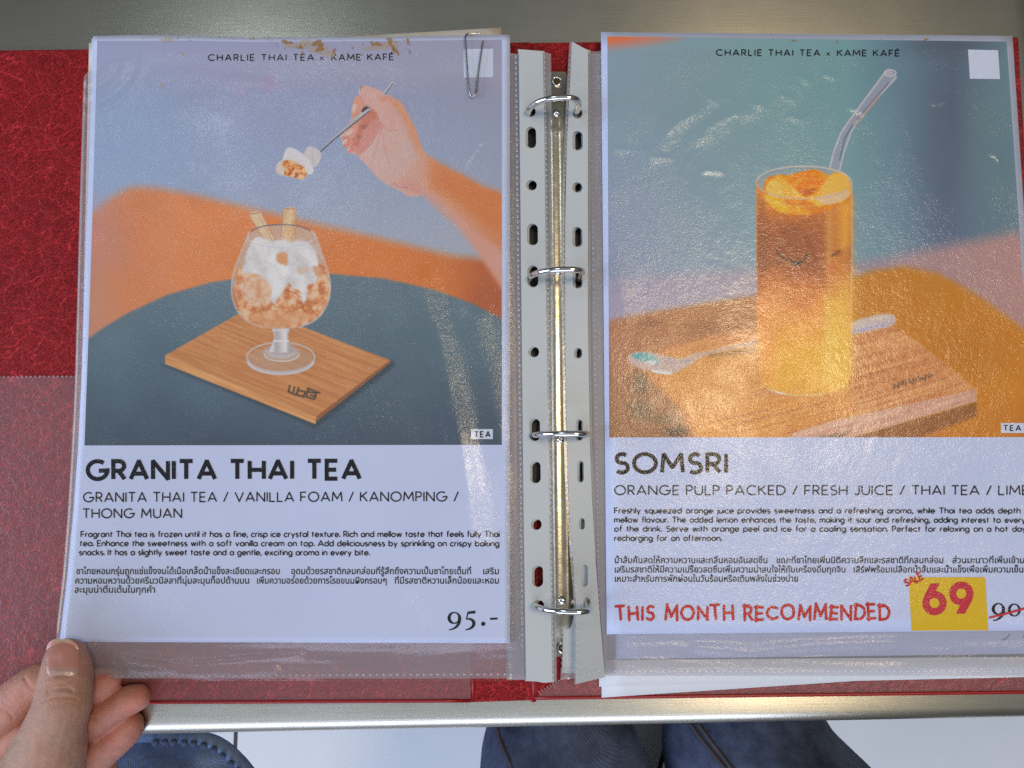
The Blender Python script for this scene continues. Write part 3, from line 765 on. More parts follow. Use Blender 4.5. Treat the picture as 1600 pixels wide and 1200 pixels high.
def paint_right(U, V):
    p = Paint(U, V, (124, 150, 164)); x, y = p.U, p.V
    g1 = grad([(940, (132, 156, 178)), (1060, (124, 150, 166)), (1200, (116, 152, 162)), (1330, (106, 146, 158)), (1420, (90, 116, 138)), (1490, (80, 94, 118)), (1545, (88, 110, 128)), (1620, (98, 136, 150))], 0, 20, 90)(x, y)
    g2 = grad([(940, (138, 150, 184)), (1100, (136, 158, 180)), (1300, (128, 158, 172)), (1400, (100, 132, 156)), (1480, (80, 98, 128)), (1620, (92, 120, 136))], 0, 20, 90, 3)(x, y)
    t = sstep(120, 430, y)[:, None]; p.C = g1 * (1 - t) + g2 * t
    p.blob(1470, 210, 46, 150, (74, 84, 108), .9, .4)
    p.blob(1540, 260, 40, 120, (92, 122, 132), .9, .5)
    p.blob(1480, 66, 90, 26, (72, 78, 96), .9, .5)
    p.fill([(930, 40), (1090, 40), (1060, 58), (1010, 68), (930, 76)], (196, 112, 92), 12, 0, .95)
    p.fill([(930, 40), (1010, 40), (980, 62), (930, 66)], (206, 104, 54), 8, 0, .8)
    # pale band under the wall, right bench, brown table
    p.fill([(930, 440), (1100, 425), (1200, 418), (1340, 412), (1440, 392), (1540, 372), (1640, 352), (1640, 700), (930, 700)], grad([(940, (160, 152, 184)), (1150, (168, 160, 180)), (1340, (150, 132, 150)), (1450, (156, 124, 132)), (1600, (166, 126, 128))], 0, 10, 60), 16)
    p.fill([(930, 505), (1000, 490), (1100, 474), (1200, 458), (1345, 436), (1345, 700), (930, 700)], grad([(950, (158, 104, 78)), (1050, (168, 112, 74)), (1180, (160, 106, 66)), (1340, (186, 110, 30))], 0, 30, 40), 7)
    p.fill([(1320, 440), (1360, 424), (1415, 417), (1465, 428), (1500, 446), (1545, 474), (1590, 508), (1650, 560), (1650, 700), (1320, 700)], grad([(420, (178, 112, 22)), (520, (180, 110, 14)), (620, (186, 116, 20)), (690, (178, 106, 20))], 1, 30, 80), 8)
    p.blob(1500, 560, 70, 60, (168, 100, 10), .9, .6)
    # board
    p.fill([(1000, 575), (1040, 545), (1110, 525), (1200, 510), (1390, 505), (1442, 540), (1488, 577), (1528, 609), (1310, 662), (1230, 690), (1090, 690), (1060, 640), (1030, 610)], grain((180, 110, 62), (208, 146, 90), -16, 70, 4.5, 5, 1.0), 3.0)
    p.fill([(1030, 560), (1110, 540), (1190, 540), (1190, 600), (1160, 640), (1090, 650), (1050, 620)], (206, 142, 66), 26, 0, .8)
    p.fill([(1080, 650), (1200, 620), (1330, 600), (1330, 650), (1240, 690), (1090, 690)], grain((194, 120, 46), (216, 148, 62), -16, 70, 4, 8, 1.0), 10, 0, .8)
    for a, b in (((1130, 668), (1290, 628)), ((1150, 676), (1310, 640)), ((1110, 660), (1200, 640)), ((1340, 590), (1450, 560)), ((1335, 606), (1400, 592)), ((1340, 632), (1480, 590)), ((1230, 678), (1320, 650)), ((1350, 648), (1500, 600))):
        p.line([a, b], 2.0, (140, 78, 44), 2.0, 0, .55)
    p.fill([(1300, 658), (1526, 608), (1526, 627), (1312, 690), (1230, 690), (1240, 676)], grain((188, 132, 116), (220, 176, 156), -16, 60, 5, 3), 1.6)
    p.fill([(1312, 688), (1526, 628), (1526, 650), (1420, 690)], (128, 76, 42), 4, 0, .85)
    p.fill([(1240, 690), (1330, 672), (1310, 690)], (60, 40, 28), 4, 0, .6)
    p.fill([(950, 590), (1000, 585), (1035, 612), (1062, 640), (1074, 690), (950, 690)], (146, 100, 70), 8, 0, .9)
    p.blob(1000, 600, 12, 22, (104, 92, 80), .9, .8); p.blob(1000, 640, 18, 14, (88, 72, 58), .9, .8); p.blob(1055, 674, 20, 10, (64, 44, 34), .9, .85)
    p.blob(1030, 655, 30, 8, (112, 92, 64), .9, .7); p.blob(1015, 505, 22, 10, (128, 76, 56), .9, .6); p.blob(1100, 512, 40, 12, (138, 88, 60), .9, .5)
    # spoon lying behind the glass
    p.fill([(982, 560), (990, 551), (1012, 550), (1040, 556), (1064, 560), (1092, 550), (1090, 562), (1070, 574), (1050, 583), (1020, 580), (992, 572)], (196, 172, 172), 2.5, 4)
    p.fill([(986, 556), (1000, 551), (1022, 556), (1028, 568), (1004, 564)], (96, 160, 170), 3, 4); p.blob(1018, 566, 9, 4, (220, 226, 236), .5, .9)
    p.fill([(1020, 578), (1050, 582), (1044, 585), (1022, 582)], (226, 232, 244), 1.2, 4)
    p.line([(1080, 560), (1120, 548), (1186, 534)], [7, 5, 8], (196, 164, 150), 2.5, 5)
    p.line([(1110, 556), (1186, 546)], 6, (112, 84, 62), 4, 0, .6)
    p.fill([(1330, 504), (1362, 494), (1388, 490), (1399, 496), (1396, 508), (1370, 514), (1330, 522)], (196, 180, 190), 3.0, 4)
    p.line([(1332, 506), (1384, 495)], 5, (214, 196, 190), 2.5); p.line([(1332, 518), (1384, 508)], 4, (172, 164, 206), 2.5)
    # dark mark on the board
    for k in range(16):
        a = k / 15; bx, by = 1396 + 58 * a, 603 - 16 * a
        p.line([(bx, by - 5 + 6 * random.random()), (bx + 4 * random.random(), by + 5 - 5 * random.random())], 2.4, (70, 58, 54), 1.2, 0, .85)
    # straw
    p.fill([(1381, 113), (1388, 106), (1400, 116), (1402, 122), (1342, 186), (1330, 208), (1318, 240), (1312, 272), (1294, 268), (1304, 230), (1314, 206), (1326, 188)], (150, 156, 180), 1.4, 0, .8)
    p.line([(1384, 112), (1328, 187), (1314, 208), (1303, 236), (1295, 268)], 2.4, (206, 200, 214), .9)
    p.line([(1400, 121), (1342, 184), (1330, 206), (1318, 240), (1311, 270)], 1.8, (214, 210, 224), .9)
    p.line([(1388, 130), (1340, 186)], 3.0, (112, 112, 140), 1.2); p.line([(1372, 152), (1336, 196)], 3.0, (182, 150, 152), 1.2)
    p.line([(1332, 196), (1320, 216), (1312, 250)], 2.5, (84, 110, 130), 1.0)
    p.ell(1391, 114, 9, 5, 1.6, (222, 218, 228), .8); p.blob(1390, 114, 7, 4, (196, 190, 204), .5, .7)
    # tumbler body
    body = [(1182, 285), (1182, 400), (1184, 520), (1188, 590), (1200, 608), (1228, 616), (1258, 618), (1290, 615), (1316, 606), (1328, 588), (1330, 500), (1331, 400), (1331, 285)]
    juice = lambda xx, yy: grad([(270, (216, 140, 40)), (305, (206, 122, 34)), (335, (172, 98, 46)), (365, (152, 84, 50)), (410, (146, 80, 48)), (445, (178, 98, 46)), (480, (212, 132, 54)), (540, (222, 152, 46)), (590, (226, 160, 44)), (620, (220, 158, 60))], 1, 22, 26, 2)(xx, yy) * (1 + .18 * (fnoise(xx / 9, yy / 9, 6) - .5))[:, None]
    p.fill(catmull(body[1:-1], 4, False).tolist() and [body[0]] + catmull(body[1:-1], 4, False).tolist() + [body[-1]], juice, 1.2)
    p.fill([(1290, 470), (1312, 440), (1329, 430), (1328, 585), (1312, 606), (1290, 600), (1284, 540)], (234, 190, 66), 20, 0, .75)
    p.fill([(1290, 330), (1312, 310), (1330, 310), (1330, 430), (1306, 460), (1290, 430)], (206, 132, 50), 16, 0, .7)
    p.fill([(1312, 320), (1329, 316), (1329, 380), (1314, 390)], (228, 160, 48), 9, 0, .75)
    p.fill([(1183, 470), (1205, 470), (1206, 600), (1190, 592)], (220, 136, 70), 8, 0, .6)
    p.fill([(1184, 305), (1196, 310), (1200, 430), (1184, 440)], (136, 78, 46), 6, 0, .5)
    p.blob(1250, 560, 40, 30, (232, 168, 38), .9, .6); p.blob(1225, 390, 24, 26, (138, 76, 50), .9, .5)
    for q in ([(1214, 392), (1224, 402), (1240, 408), (1252, 410), (1262, 396)], [(1236, 408), (1246, 414), (1256, 406)], [(1300, 400), (1312, 392)]):
        p.line(q, 3.0, (72, 60, 52), 1.4, 5, .85)
    p.blob(1246, 411, 6, 3, (60, 54, 52), .6, .8); p.blob(1298, 420, 8, 14, (196, 86, 50), .8, .5); p.blob(1308, 395, 8, 6, (140, 70, 40), .8, .5)
    p.line([(1296, 330), (1293, 590)], 5, (240, 206, 130), 8, 0, .35); p.blob(1215, 470, 24, 40, (214, 138, 74), .9, .5); p.blob(1262, 452, 30, 22, (196, 112, 50), .9, .5); p.blob(1240, 330, 46, 16, (196, 112, 40), .9, .6)
    # rim, pulp
    p.blob(1256, 286, 74, 25, (150, 160, 168), .06, .9)
    p.fill([(1194, 290), (1200, 278), (1220, 272), (1240, 276), (1262, 266), (1274, 264), (1290, 274), (1310, 268), (1324, 282), (1330, 298), (1322, 312), (1290, 330), (1250, 336), (1215, 330), (1196, 312)], grain((206, 116, 14), (244, 178, 40), 35, 16, 8, 4, 1.4), 1.6, 4, 1, 2, 8)
    p.fill([(1224, 278), (1262, 266), (1276, 264), (1300, 282), (1286, 296), (1262, 306), (1240, 294)], grain((214, 110, 8), (236, 148, 24), -30, 12, 6, 8, 1.2), 1.6, 4)
    p.fill([(1196, 292), (1214, 276), (1236, 290), (1254, 310), (1230, 312), (1206, 306)], grain((224, 160, 40), (240, 196, 92), 35, 12, 5, 3, 1.2), 1.8, 4)
    p.fill([(1296, 276), (1318, 270), (1328, 286), (1316, 300), (1292, 304), (1280, 298)], (238, 184, 76), 2.2, 4, .9)
    p.fill([(1250, 298), (1276, 294), (1262, 308)], (176, 84, 14), 2.0, 4, .8)
    p.fill([(1276, 308), (1300, 302), (1328, 298), (1322, 310), (1296, 320), (1280, 316)], (238, 206, 176), 2.0, 4, .85)
    p.ell(1256, 285, 74.5, 25.5, 2.0, (214, 178, 160), 1.0); p.ell(1256, 284, 73, 24, 1.3, (222, 222, 232), .9, 190, 350, .9)
    p.ell(1256, 284, 70, 21, 3.5, (120, 150, 166), 1.6, 190, 300, .7); p.ell(1256, 300, 74, 22, 1.4, (226, 190, 150), 1.0, 20, 160, .6)
    p.line(body[:6], 1.6, (214, 150, 96), 1.2, 0, .6); p.line(body[8:], 1.6, (244, 214, 150), 1.2, 0, .55)
    p.line([(1200, 608), (1228, 616), (1258, 618), (1290, 615)], 1.6, (236, 222, 186), 1.0, 4, .8); p.line([(1212, 612), (1226, 616)], 2.0, (240, 240, 244), .8)
    return p.C.reshape(*p.sh, 3)

PAPER_SHOWN = lin((160, 174, 216)); PAPER_ALB = np.array((.47, .55, .78))
def albedo(c):
    m_ = np.asarray(c).mean(-1, keepdims=True); c = c * (1 - .14 * sstep(100, 225, m_))
    return np.clip(lin(c) / PAPER_SHOWN * PAPER_ALB, 0.004, .9)
# ================================================================ THE SETTING
FLOOR_Z = -0.74
floor_root = obj('floor', *box_w(-1.6, 1.6, -1.6, 1.6, FLOOR_Z - .05, FLOOR_Z - .004), principled('grout', (.10, .10, .11), .8)[0])
floor_root['kind'] = 'structure'
M_TILE, n, l, b = principled('glazed_floor_tile', (.80, .84, .88), .35)
co = objco(n, l); pn = noise(n, l, co, 6, 3)
l.new(ramp(n, l, pn, [(.3, (.74, .79, .84)), (.7, (.82, .85, .88))]), b.inputs['Base Color'])
gx = float(P(367, 1180, FLOOR_Z)[0]); gy = -0.33
tile_me = None
for i in range(-2, 3):
    for j in range(-2, 3):
        x0 = gx + .6 * i; y0 = gy + .6 * j
        if tile_me is None:
            o = obj('floor_tile', *box_w(x0 + .003, x0 + .597, y0 + .003, y0 + .597, FLOOR_Z - .012, FLOOR_Z), M_TILE, floor_root)
            tile_me = o.data
        else:
            o = bpy.data.objects.new('floor_tile', tile_me); COL.objects.link(o)
            set_at(o, (x0 + .3, y0 + .3, FLOOR_Z - .012), floor_root)

# ---- steel table: a sheet folded over a rounded front edge
A = P(-300, 1163, 0); B = P(1900, 1120, 0)
ex = (B - A) / np.linalg.norm(B - A); ey = np.array([-ex[1], ex[0], 0])
table = thing('table', 'brushed stainless steel table top under the red binder', 'table', ((A + B) / 2) * [1, 1, 0] + [0, .3, FLOOR_Z])
prof = [(0.62, 0.0), (0.30, 0.0), (0.10, 0.0), (.030, 0), (.016, -.0001), (.010, .0001), (.0065, -.0001)]
prof += [(.0065 - .0065 * math.sin(t), -.0001 - .0065 * (1 - math.cos(t))) for t in np.linspace(.15, math.pi / 2, 8)]
prof += [(0, -.030), (.003, -.034), (.016, -.034), (.016, -.031), (.62, -.031)]
xs = np.linspace(-.25, 1.0, 14) * np.linalg.norm(B - A)
V = []; F = []
for x in xs:
    for d, z in prof: V.append(A * [1, 1, 0] + ex * x + ey * d + np.array([0, 0, z]))
m = len(prof)
for i in range(len(xs) - 1):
    for k in range(m):
        q = (k + 1) % m
        F.append((i * m + k, i * m + q, (i + 1) * m + q, (i + 1) * m + k))
F.append(tuple(range(m))[::-1]); F.append(tuple((len(xs) - 1) * m + k for k in range(m)))
obj('table_top', V, F, M_STEEL, table, smooth=False)
tt = bpy.data.objects['table_top']
uvl = tt.data.uv_layers.new(name='UVMap')
for lp in tt.data.loops:
    c_ = tt.data.vertices[lp.vertex_index].co; uvl.data[lp.index].uv = (c_.x, c_.y - .5 * c_.z)
for p_ in tt.data.polygons: p_.use_smooth = len(p_.vertices) == 4
bm = bmesh.new(); bm.from_mesh(tt.data); bmesh.ops.recalc_face_normals(bm, faces=bm.faces); bm.to_mesh(tt.data); bm.free()
M_LEGSTEEL = principled('table_leg_steel', (.5, .5, .48), .35, 1.0)[0]
for sx in (.02, 1.0):
    for dy in (.05, .57):
        c = A * [1, 1, 0] + ex * (xs[0] + (xs[-1] - xs[0]) * (sx * .96)) + ey * dy
        obj('leg', *box_w(c[0] - .018, c[0] + .018, c[1] - .018, c[1] + .018, FLOOR_Z, -.0315), M_LEGSTEEL, table)

# ================================================================ BINDER
mm = .001
ZC = 3.2 * mm                       # upper face of the covers
binder = thing('ring_binder', 'open red leatherette ring binder lying on the steel table', 'binder', P(850, 600, 0) * [1, 1, 0])
cov_l = obj('cover_panel', *slab([(-95, 79), (741, 68), (738, 1098), (-150, 1103)], ZC, 2.9 * mm), M_RED, binder)
cov_r = obj('cover_panel', *slab([(832, 66), (1592, 57), (1652, 1084), (834, 1094)], ZC, 2.9 * mm), M_RED, binder)
sp = obj('spine', *slab([(742, 67), (831, 65), (833, 1095), (739, 1098)], ZC - .5 * mm, 2.4 * mm), M_RED, binder)
for o in (cov_l, cov_r, sp): bevel(o, .9 * mm, 3)
# turned-in edging along the bottom, and the two worn hinge grooves
for a, b_ in (((-140, 1099.0), (735, 1094.5)), ((836, 1090.5), (1648, 1080.5))):
    w0 = np.linspace(0, 1, 20); u = mix(a[0], b_[0], w0); v = mix(a[1], b_[1], w0)
    obj('edging', *tube(P(u, v, ZC + .1 * mm), 1.0 * mm, 8), M_REDEDGE, binder, smooth=True)
for x0, x1 in ((741.5, 738.5), (831.5, 833.5)):
    w0 = np.linspace(0, 1, 24); obj('hinge_groove', *tube(P(mix(x0, x1, w0), mix(70, 1096, w0), ZC - 1.3 * mm), 1.3 * mm, 8), M_REDEDGE, binder, smooth=True)
# milky pockets welded on the covers
pk = quad_grid((-110, 590), (735, 584), (735, 1092), (-140, 1097), 12)
Zp = ZC + .45 * mm + .25 * mm * fnoise(pk[0] / 60, pk[1] / 60, 2)
pocket_l = grid_obj('pocket', *pk, Zp, M_POCKET, binder); tag(pocket_l, 'milky clear pocket with a dotted welded upper edge')
pk2 = quad_grid((905, 1040), (1640, 900), (1648, 1080), (838, 1089), 12)
pocket_r = grid_obj('pocket', *pk2, ZC + .45 * mm + .2 * mm * fnoise(pk2[0] / 60, pk2[1] / 60, 4), M_POCKET, binder); tag(pocket_r, 'milky clear pocket with a slanted inner edge')
def seam(name, a, b_, z, pitch, size, parent, m=M_WELD, along=.5, zf=None):
    """row of little weld marks from pixel a to pixel b"""
    a = np.array(a, float); b_ = np.array(b_, float); L = np.hypot(*(b_ - a)); d = (b_ - a) / L; nrm = np.array([-d[1], d[0]])
    V = []; F = []
    for k in range(int(L / pitch)):
        c = a + d * (k + .5) * pitch; s_ = size * random.uniform(.8, 1.15); h = pitch * along / 2
        zz = z if zf is None else zf(c[0], c[1]) + z
        q = [c - d * h - nrm * s_ / 2, c + d * h - nrm * s_ / 2, c + d * h + nrm * s_ / 2, c - d * h + nrm * s_ / 2]
        lo = P([p[0] for p in q], [p[1] for p in q], zz); q2 = [c + (p - c) * .55 for p in q]; hi = P([p[0] for p in q2], [p[1] for p in q2], zz + .22 * mm)
        o = len(V); V += list(lo) + list(hi)
        F += [(o + 4, o + 7, o + 6, o + 5)] + [(o + i, o + 4 + i, o + 4 + (i + 1) % 4, o + (i + 1) % 4) for i in range(4)]
    return obj(name, V, F, m, parent, kind='stuff')
seam('weld_seam', (-60, 589), (733, 585), ZC + .9 * mm, 7, 3.2, binder)
seam('weld_seam', (841, 1083), (900, 1047), ZC + .9 * mm, 5, 4, binder)

# ring mechanism: arched nickel plate, rivets, four rings
us = np.linspace(-1, 1, 15); vs_ = np.linspace(112, 1026, 60)
uu, vv = np.meshgrid(us, vs_)
cx = 870 + (vv - 112) * (880 - 870) / 914; hw = 25.0
hw = hw * np.sqrt(np.clip(1 - (np.clip(150 - vv, 0, 38) / 40) ** 2, .30, 1)) * np.sqrt(np.clip(1 - (np.clip(vv - 988, 0, 38) / 40) ** 2, .30, 1))
endf = sstep(112, 190, vv) * (1 - sstep(950, 1026, vv))
zz = ZC + (1.0 + 4.6 * endf * (1 - np.abs(uu) ** 2.2) - .9 * endf * np.exp(-(uu / .22) ** 2)) * mm
mech = grid_obj('ring_mechanism', cx + uu * hw, vv, zz, M_NICKEL, binder)
shade_sheet = obj('hole_shade_sheet', *slab([(806, 190), (930, 188), (936, 792), (812, 796)], ZC - .1 * mm + .6 * mm, .5 * mm), principled('hole_shade_black', (.012, .012, .013), .5)[0], mech)  # black sheet added under the punched holes, standing in for their deep shade
for u, v in ((870, 127), (879, 1012)):
    th = np.linspace(0, 2 * np.pi, 24, endpoint=False); c = P(u, v, ZC + 2.0 * mm)
    obj('eyelet', *tube(np.stack([c[0] + 2.3 * mm * np.cos(th), c[1] + 2.3 * mm * np.sin(th), np.full(24, c[2])], -1), .7 * mm, 8, closed=True), M_CHROME, mech, smooth=True)
    Vd = [(c[0] + 2.0 * mm * math.cos(t), c[1] + 2.0 * mm * math.sin(t), c[2] + .1 * mm) for t in th]; obj('eyelet_hole', Vd, [tuple(range(24))], M_DARKHOLE, mech)
def dome(c, r, h, rings=5, seg=16):
    V = [(c[0], c[1], c[2] + h)]; F = []
    for i in range(1, rings + 1):
        t = i / rings * math.pi / 2
        for k in range(seg):
            a = 2 * math.pi * k / seg; V.append((c[0] + r * math.sin(t) * math.cos(a), c[1] + r * math.sin(t) * math.sin(a), c[2] + h * math.cos(t)))
    for k in range(seg): F.append((0, 1 + k, 1 + (k + 1) % seg))
    for i in range(rings - 1):
        for k in range(seg): F.append((1 + i * seg + k, 1 + (i + 1) * seg + k, 1 + (i + 1) * seg + (k + 1) % seg, 1 + i * seg + (k + 1) % seg))
    return V, F
for u, v in ((870, 177), (872, 424), (876, 686), (878, 938)):
    obj('rivet', *dome(P(u, v, ZC + 4.6 * mm), 2.1 * mm, 1.5 * mm), M_CHROME, mech, smooth=True)
RINGS = [(866, 176), (871, 434), (877, 680), (880, 946)]
ring_path = catmull([(-12.6, -7), (-12.9, 0), (-12.2, 5), (-9.4, 10.4), (-4.4, 14.2), (1.4, 15.8), (7, 15.7), (10.4, 13.6), (11.5, 9.5), (11.6, 3), (11.4, -7)], 7, False)
for u, v in RINGS:
    c = P(u, v, 11 * mm)
    pts = np.stack([c[0] + ring_path[:, 0] * mm, np.full(len(ring_path), c[1]), 11 * mm + ring_path[:, 1] * mm], -1)
    r_ = obj('ring', *tube(pts, 1.5 * mm, 14), M_CHROME, mech, smooth=True)

# ================================================================ PAPER AND SLEEVES
def lift(u, v):
    """the thumb and fingers raise the near left corner of the left leaf"""
    d = np.hypot((np.asarray(u, float) - 85) / 420, (np.asarray(v, float) - 1035) / 470)
    return 11.5 * mm * np.clip(1 - d, 0, 1) ** 1.7
ZL = 9.6 * mm; ZR = 9.6 * mm
zL = lambda u, v: ZL + lift(u, v)
zR = lambda u, v: ZR + 0 * np.asarray(u, float)

def sheet(name, TL, TR, BR, BL, z, m, label=None, cat=None, parent=None, step=25, zf=None, curl=0):
    U, V = quad_grid(TL, TR, BR, BL, step)
    Z = (zf(U, V) if zf else 0 * U) + z
    if curl: Z = Z + curl * mm * (fnoise(U / 150, V / 150, 3) - .5)
    o = grid_obj(name, U, V, Z, m, parent)
    sm_ = o.modifiers.new('thick', 'SOLIDIFY'); sm_.thickness = .12 * mm; sm_.offset = -1
    if label: tag(o, label, cat)
    return o
# loose sheets further down the left stack
sheet('paper_sheet', (139, 67), (786, 62), (770, 1000), (120, 985), 5.2 * mm, M_OLDPAPER, 'worn cream sheet showing as a thin edge left of the dessert page', 'paper')
sheet('paper_sheet', (143, 60), (797, 57), (800, 985), (135, 960), 6.2 * mm, M_WHITEPAPER, 'white sheet peeking out right beside the dessert page', 'paper')
sheet('paper_sheet', (430, 64), (783, 43), (788, 300), (432, 330), 7.0 * mm, M_OLDPAPER, 'tea-stained cream sheet sticking out above the dessert page by the paper clip', 'paper', curl=1)
# sheets further down the right stack
sheet('paper_sheet', (940, 1000), (1640, 960), (1640, 1044), (940, 1090), 4.6 * mm, M_WHITEPAPER, 'lowest white sheet slanting out below the drink page', 'paper', step=40)
sheet('paper_sheet', (936, 990), (1640, 980), (1640, 1057), (936, 1073), 5.4 * mm, M_WHITEPAPER, 'white sheet just above the lowest one below the drink page', 'paper', step=40)
sheet('paper_sheet', (948, 960), (1660, 940), (1660, 1026), (948, 1031), 6.4 * mm, M_GREENCARD, 'dark green printed sheet showing as a strip below the drink page', 'paper', step=40)
sheet('paper_sheet', (962, 955), (1650, 940), (1650, 1021), (962, 1030), 7.2 * mm, M_PAPER, 'pale lavender sheet directly under the lower edge of the drink page', 'paper', step=40)

# ---- left page
page_l = thing('menu_page', 'menu page with a printed photo of a dessert goblet under a spoon', 'menu page', P(460, 530, ZL), 'printed menu pages')
def mapped_page(TL, TR, BR, BL, leftfix, step):
    U, V = quad_grid(TL, TR, BR, BL, step)
    return U, V
U, V = quad_grid((145, 56), (797, 55), (797, 1005), (93, 1003), 10)
t = np.clip((V - 56) / 947, 0, 1); s = (U - mix(145, 93, t)) / (797 - mix(145, 93, t))
leftx = np.interp(V, [50, 300, 450, 600, 700, 800, 900, 1003], [145.5, 137.5, 132, 127, 122, 114.5, 105, 93])
U = mix(leftx, 797, s)
V = V + np.interp(U, [100, 145, 220, 300, 400, 600, 800], [0, .5, -1.5, 0, 3, 2, -1]) * np.clip(1 - (V - 56) / 20, 0, 1)
o = grid_obj('paper', U, V, zL(U, V), M_PAPER, page_l)
sm_ = o.modifiers.new('thick', 'SOLIDIFY'); sm_.thickness = .14 * mm; sm_.offset = -1
U, V = quad_grid((152, 64), (784, 62), (784, 695), (132, 696), 1.25)
t = (V - 63) / 632; U = U + np.sin(np.clip(t, 0, 1) * np.pi) * 1.0 * np.clip((784 - U) / 640, 0, 1)
V = V + np.interp(U, [150, 220, 300, 400, 600, 784], [0, 0, 0, 2.5, 1.5, 0]) * np.clip(1 - (V - 62) / 30, 0, 1)
grid_obj('printed_photo', U, V, zL(U, V) + .08 * mm, M_PRINT, page_l, colors=albedo(paint_left(U, V)))
OFF = .16 * mm
def ink_line(parent, zf, m, *args, name='printed_text', **kw):
    k = Ink(); k.text(*args, **kw); return k.build(name, zf, OFF, m, parent)
def rect(name, parent, zf, q, m, off=.13 * mm):
    U, V = quad_grid(*q, 6); return grid_obj(name, U, V, zf(U, V) + off, m, parent)
ink_line(page_l, zL, M_INK, 'CHARLIE THAI TEA', (325.5, 94.5), (490, 94.2), 9.2, 1.8, track=.40, space=.62)
k = Ink(); k.stroke([(500, 93.6), (505.5, 88.8)], 1.3); k.stroke([(500, 88.8), (505.5, 93.6)], 1.3); k.build('printed_text', zL, OFF, M_INK, page_l)
ink_line(page_l, zL, M_INK, 'KAME KAFÉ', (518.5, 94.4), (614.5, 93.4), 9.2, 1.8, track=.36, space=.66)
rect('printed_label', page_l, zL, ((724.5, 76.5), (770.5, 76), (770.5, 120.5), (724.5, 121)), M_LABEL)
rect('printed_label', page_l, zL, ((736, 670.5), (770, 670.5), (770, 686), (736, 686)), M_LABEL)
ink_line(page_l, zL, M_INK, 'TEA', (741.5, 682.8), (766, 682.6), 8.2, 1.9, track=.46)
ink_line(page_l, zL, M_INK, 'GRANITA THAI TEA', (137, 748.7), (562, 748), 28.0, 6.5, track=.30, space=.50)
ink_line(page_l, zL, M_INK, 'GRANITA THAI TEA / VANILLA FOAM / KANOMPING /', (130.5, 784.2), (716, 783), 14.3, 2.0, track=.26, space=.46)
ink_line(page_l, zL, M_INK, 'THONG MUAN', (129.5, 809.3), (283.5, 809), 14.0, 2.0, track=.26, space=.5)
for s_, a, b_ in (('Fragrant Thai tea is frozen until it has a fine, crisp ice crystal texture. Rich and mellow taste that feels fully Thai', (126.5, 839), (780, 838.8)),
                  ('tea. Enhance the sweetness with a soft vanilla cream on top. Add deliciousness by sprinkling on crispy baking', (124.7, 853.2), (779.5, 853.4)),
                  ('snacks. It has a slightly sweet taste and a gentle, exciting aroma in every bite.', (123.8, 867.3), (577, 867.6))):
    ink_line(page_l, zL, M_INK, s_, a, b_, 8.5, 1.65, track=.21, space=.45)
thai('printed_text', [('ชาไทยหอมกรุ่นถูกแช่แข็งจนได้เนื้อเกล็ดน้ำแข็งละเอียดและกรอบ', 119, 437), ('อุดมด้วยรสชาติกลมกล่อมที่รู้สึกถึงความเป็นชาไทยเต็มที่', 455, 736), ('เสริม', 755, 779.5)], 897.2, 14.2, zL, OFF, M_INK, page_l)
thai('printed_text', [('ความหอมหวานด้วยครีมวนิลลาที่นุ่มละมุนท็อปด้านบน', 117.5, 389), ('เพิ่มความอร่อยด้วยการโรยขนมผิงกรอบๆ', 401.5, 604), ('ที่มีรสชาติหวานเล็กน้อยและหอม', 617, 779.5)], 912, 14.2, zL, OFF, M_INK, page_l)
thai('printed_text', [('ละมุนน่าตื่นเต้นในทุกคำ', 116.5, 242)], 926.2, 14.2, zL, OFF, M_INK, page_l)
def price9(k, x, y, sc):
    """old-style nine: bowl and swept tail, x y = centre of the bowl"""
    el = [(x + 8.2 * sc * math.cos(t), y + 8.4 * sc * math.sin(t)) for t in np.linspace(0, 2 * np.pi, 40)]
    k.stroke(el, [5.0 * sc, 2.6 * sc, 1.7 * sc, 4.2 * sc, 5.0 * sc, 3.6 * sc, 1.7 * sc, 2.6 * sc, 5.0 * sc])
    k.stroke(catmull([(x + 8.2 * sc, y), (x + 7.4 * sc, y + 7.5 * sc), (x + 3.2 * sc, y + 13.8 * sc), (x - 3.5 * sc, y + 17.8 * sc), (x - 8.6 * sc, y + 18.6 * sc)], 8, False), [5.0 * sc, 4.4 * sc, 3.6 * sc, 2.0 * sc, 1.2 * sc])
def price5(k, x, y, sc):
    k.stroke([(x - 4.4 * sc, y - 12.4 * sc), (x + 7.6 * sc, y - 13.6 * sc)], [3.6 * sc, 4.4 * sc])
    k.stroke([(x - 3.6 * sc, y - 13 * sc), (x - 6.6 * sc, y - 2.2 * sc)], [2.2 * sc, 1.6 * sc])
    k.stroke(catmull([(x - 6.6 * sc, y - 2.6 * sc), (x, y - 2.4 * sc), (x + 4.8 * sc, y + 1.6 * sc), (x + 4.6 * sc, y + 7.4 * sc), (x - .8 * sc, y + 12.4 * sc), (x - 8 * sc, y + 14.2 * sc)], 8, False), [1.6 * sc, 3.2 * sc, 4.8 * sc, 4.8 * sc, 2.8 * sc, 1.2 * sc])
k = Ink(); price9(k, 709.8, 965.6, 1.0); price5(k, 735, 970, 1.0); k.disc((755, 974.8), 3.3); k.stroke([(765.7, 967.2), (777.4, 966.6)], 3.0)
k.build('printed_price', zL, OFF, M_INK, page_l)
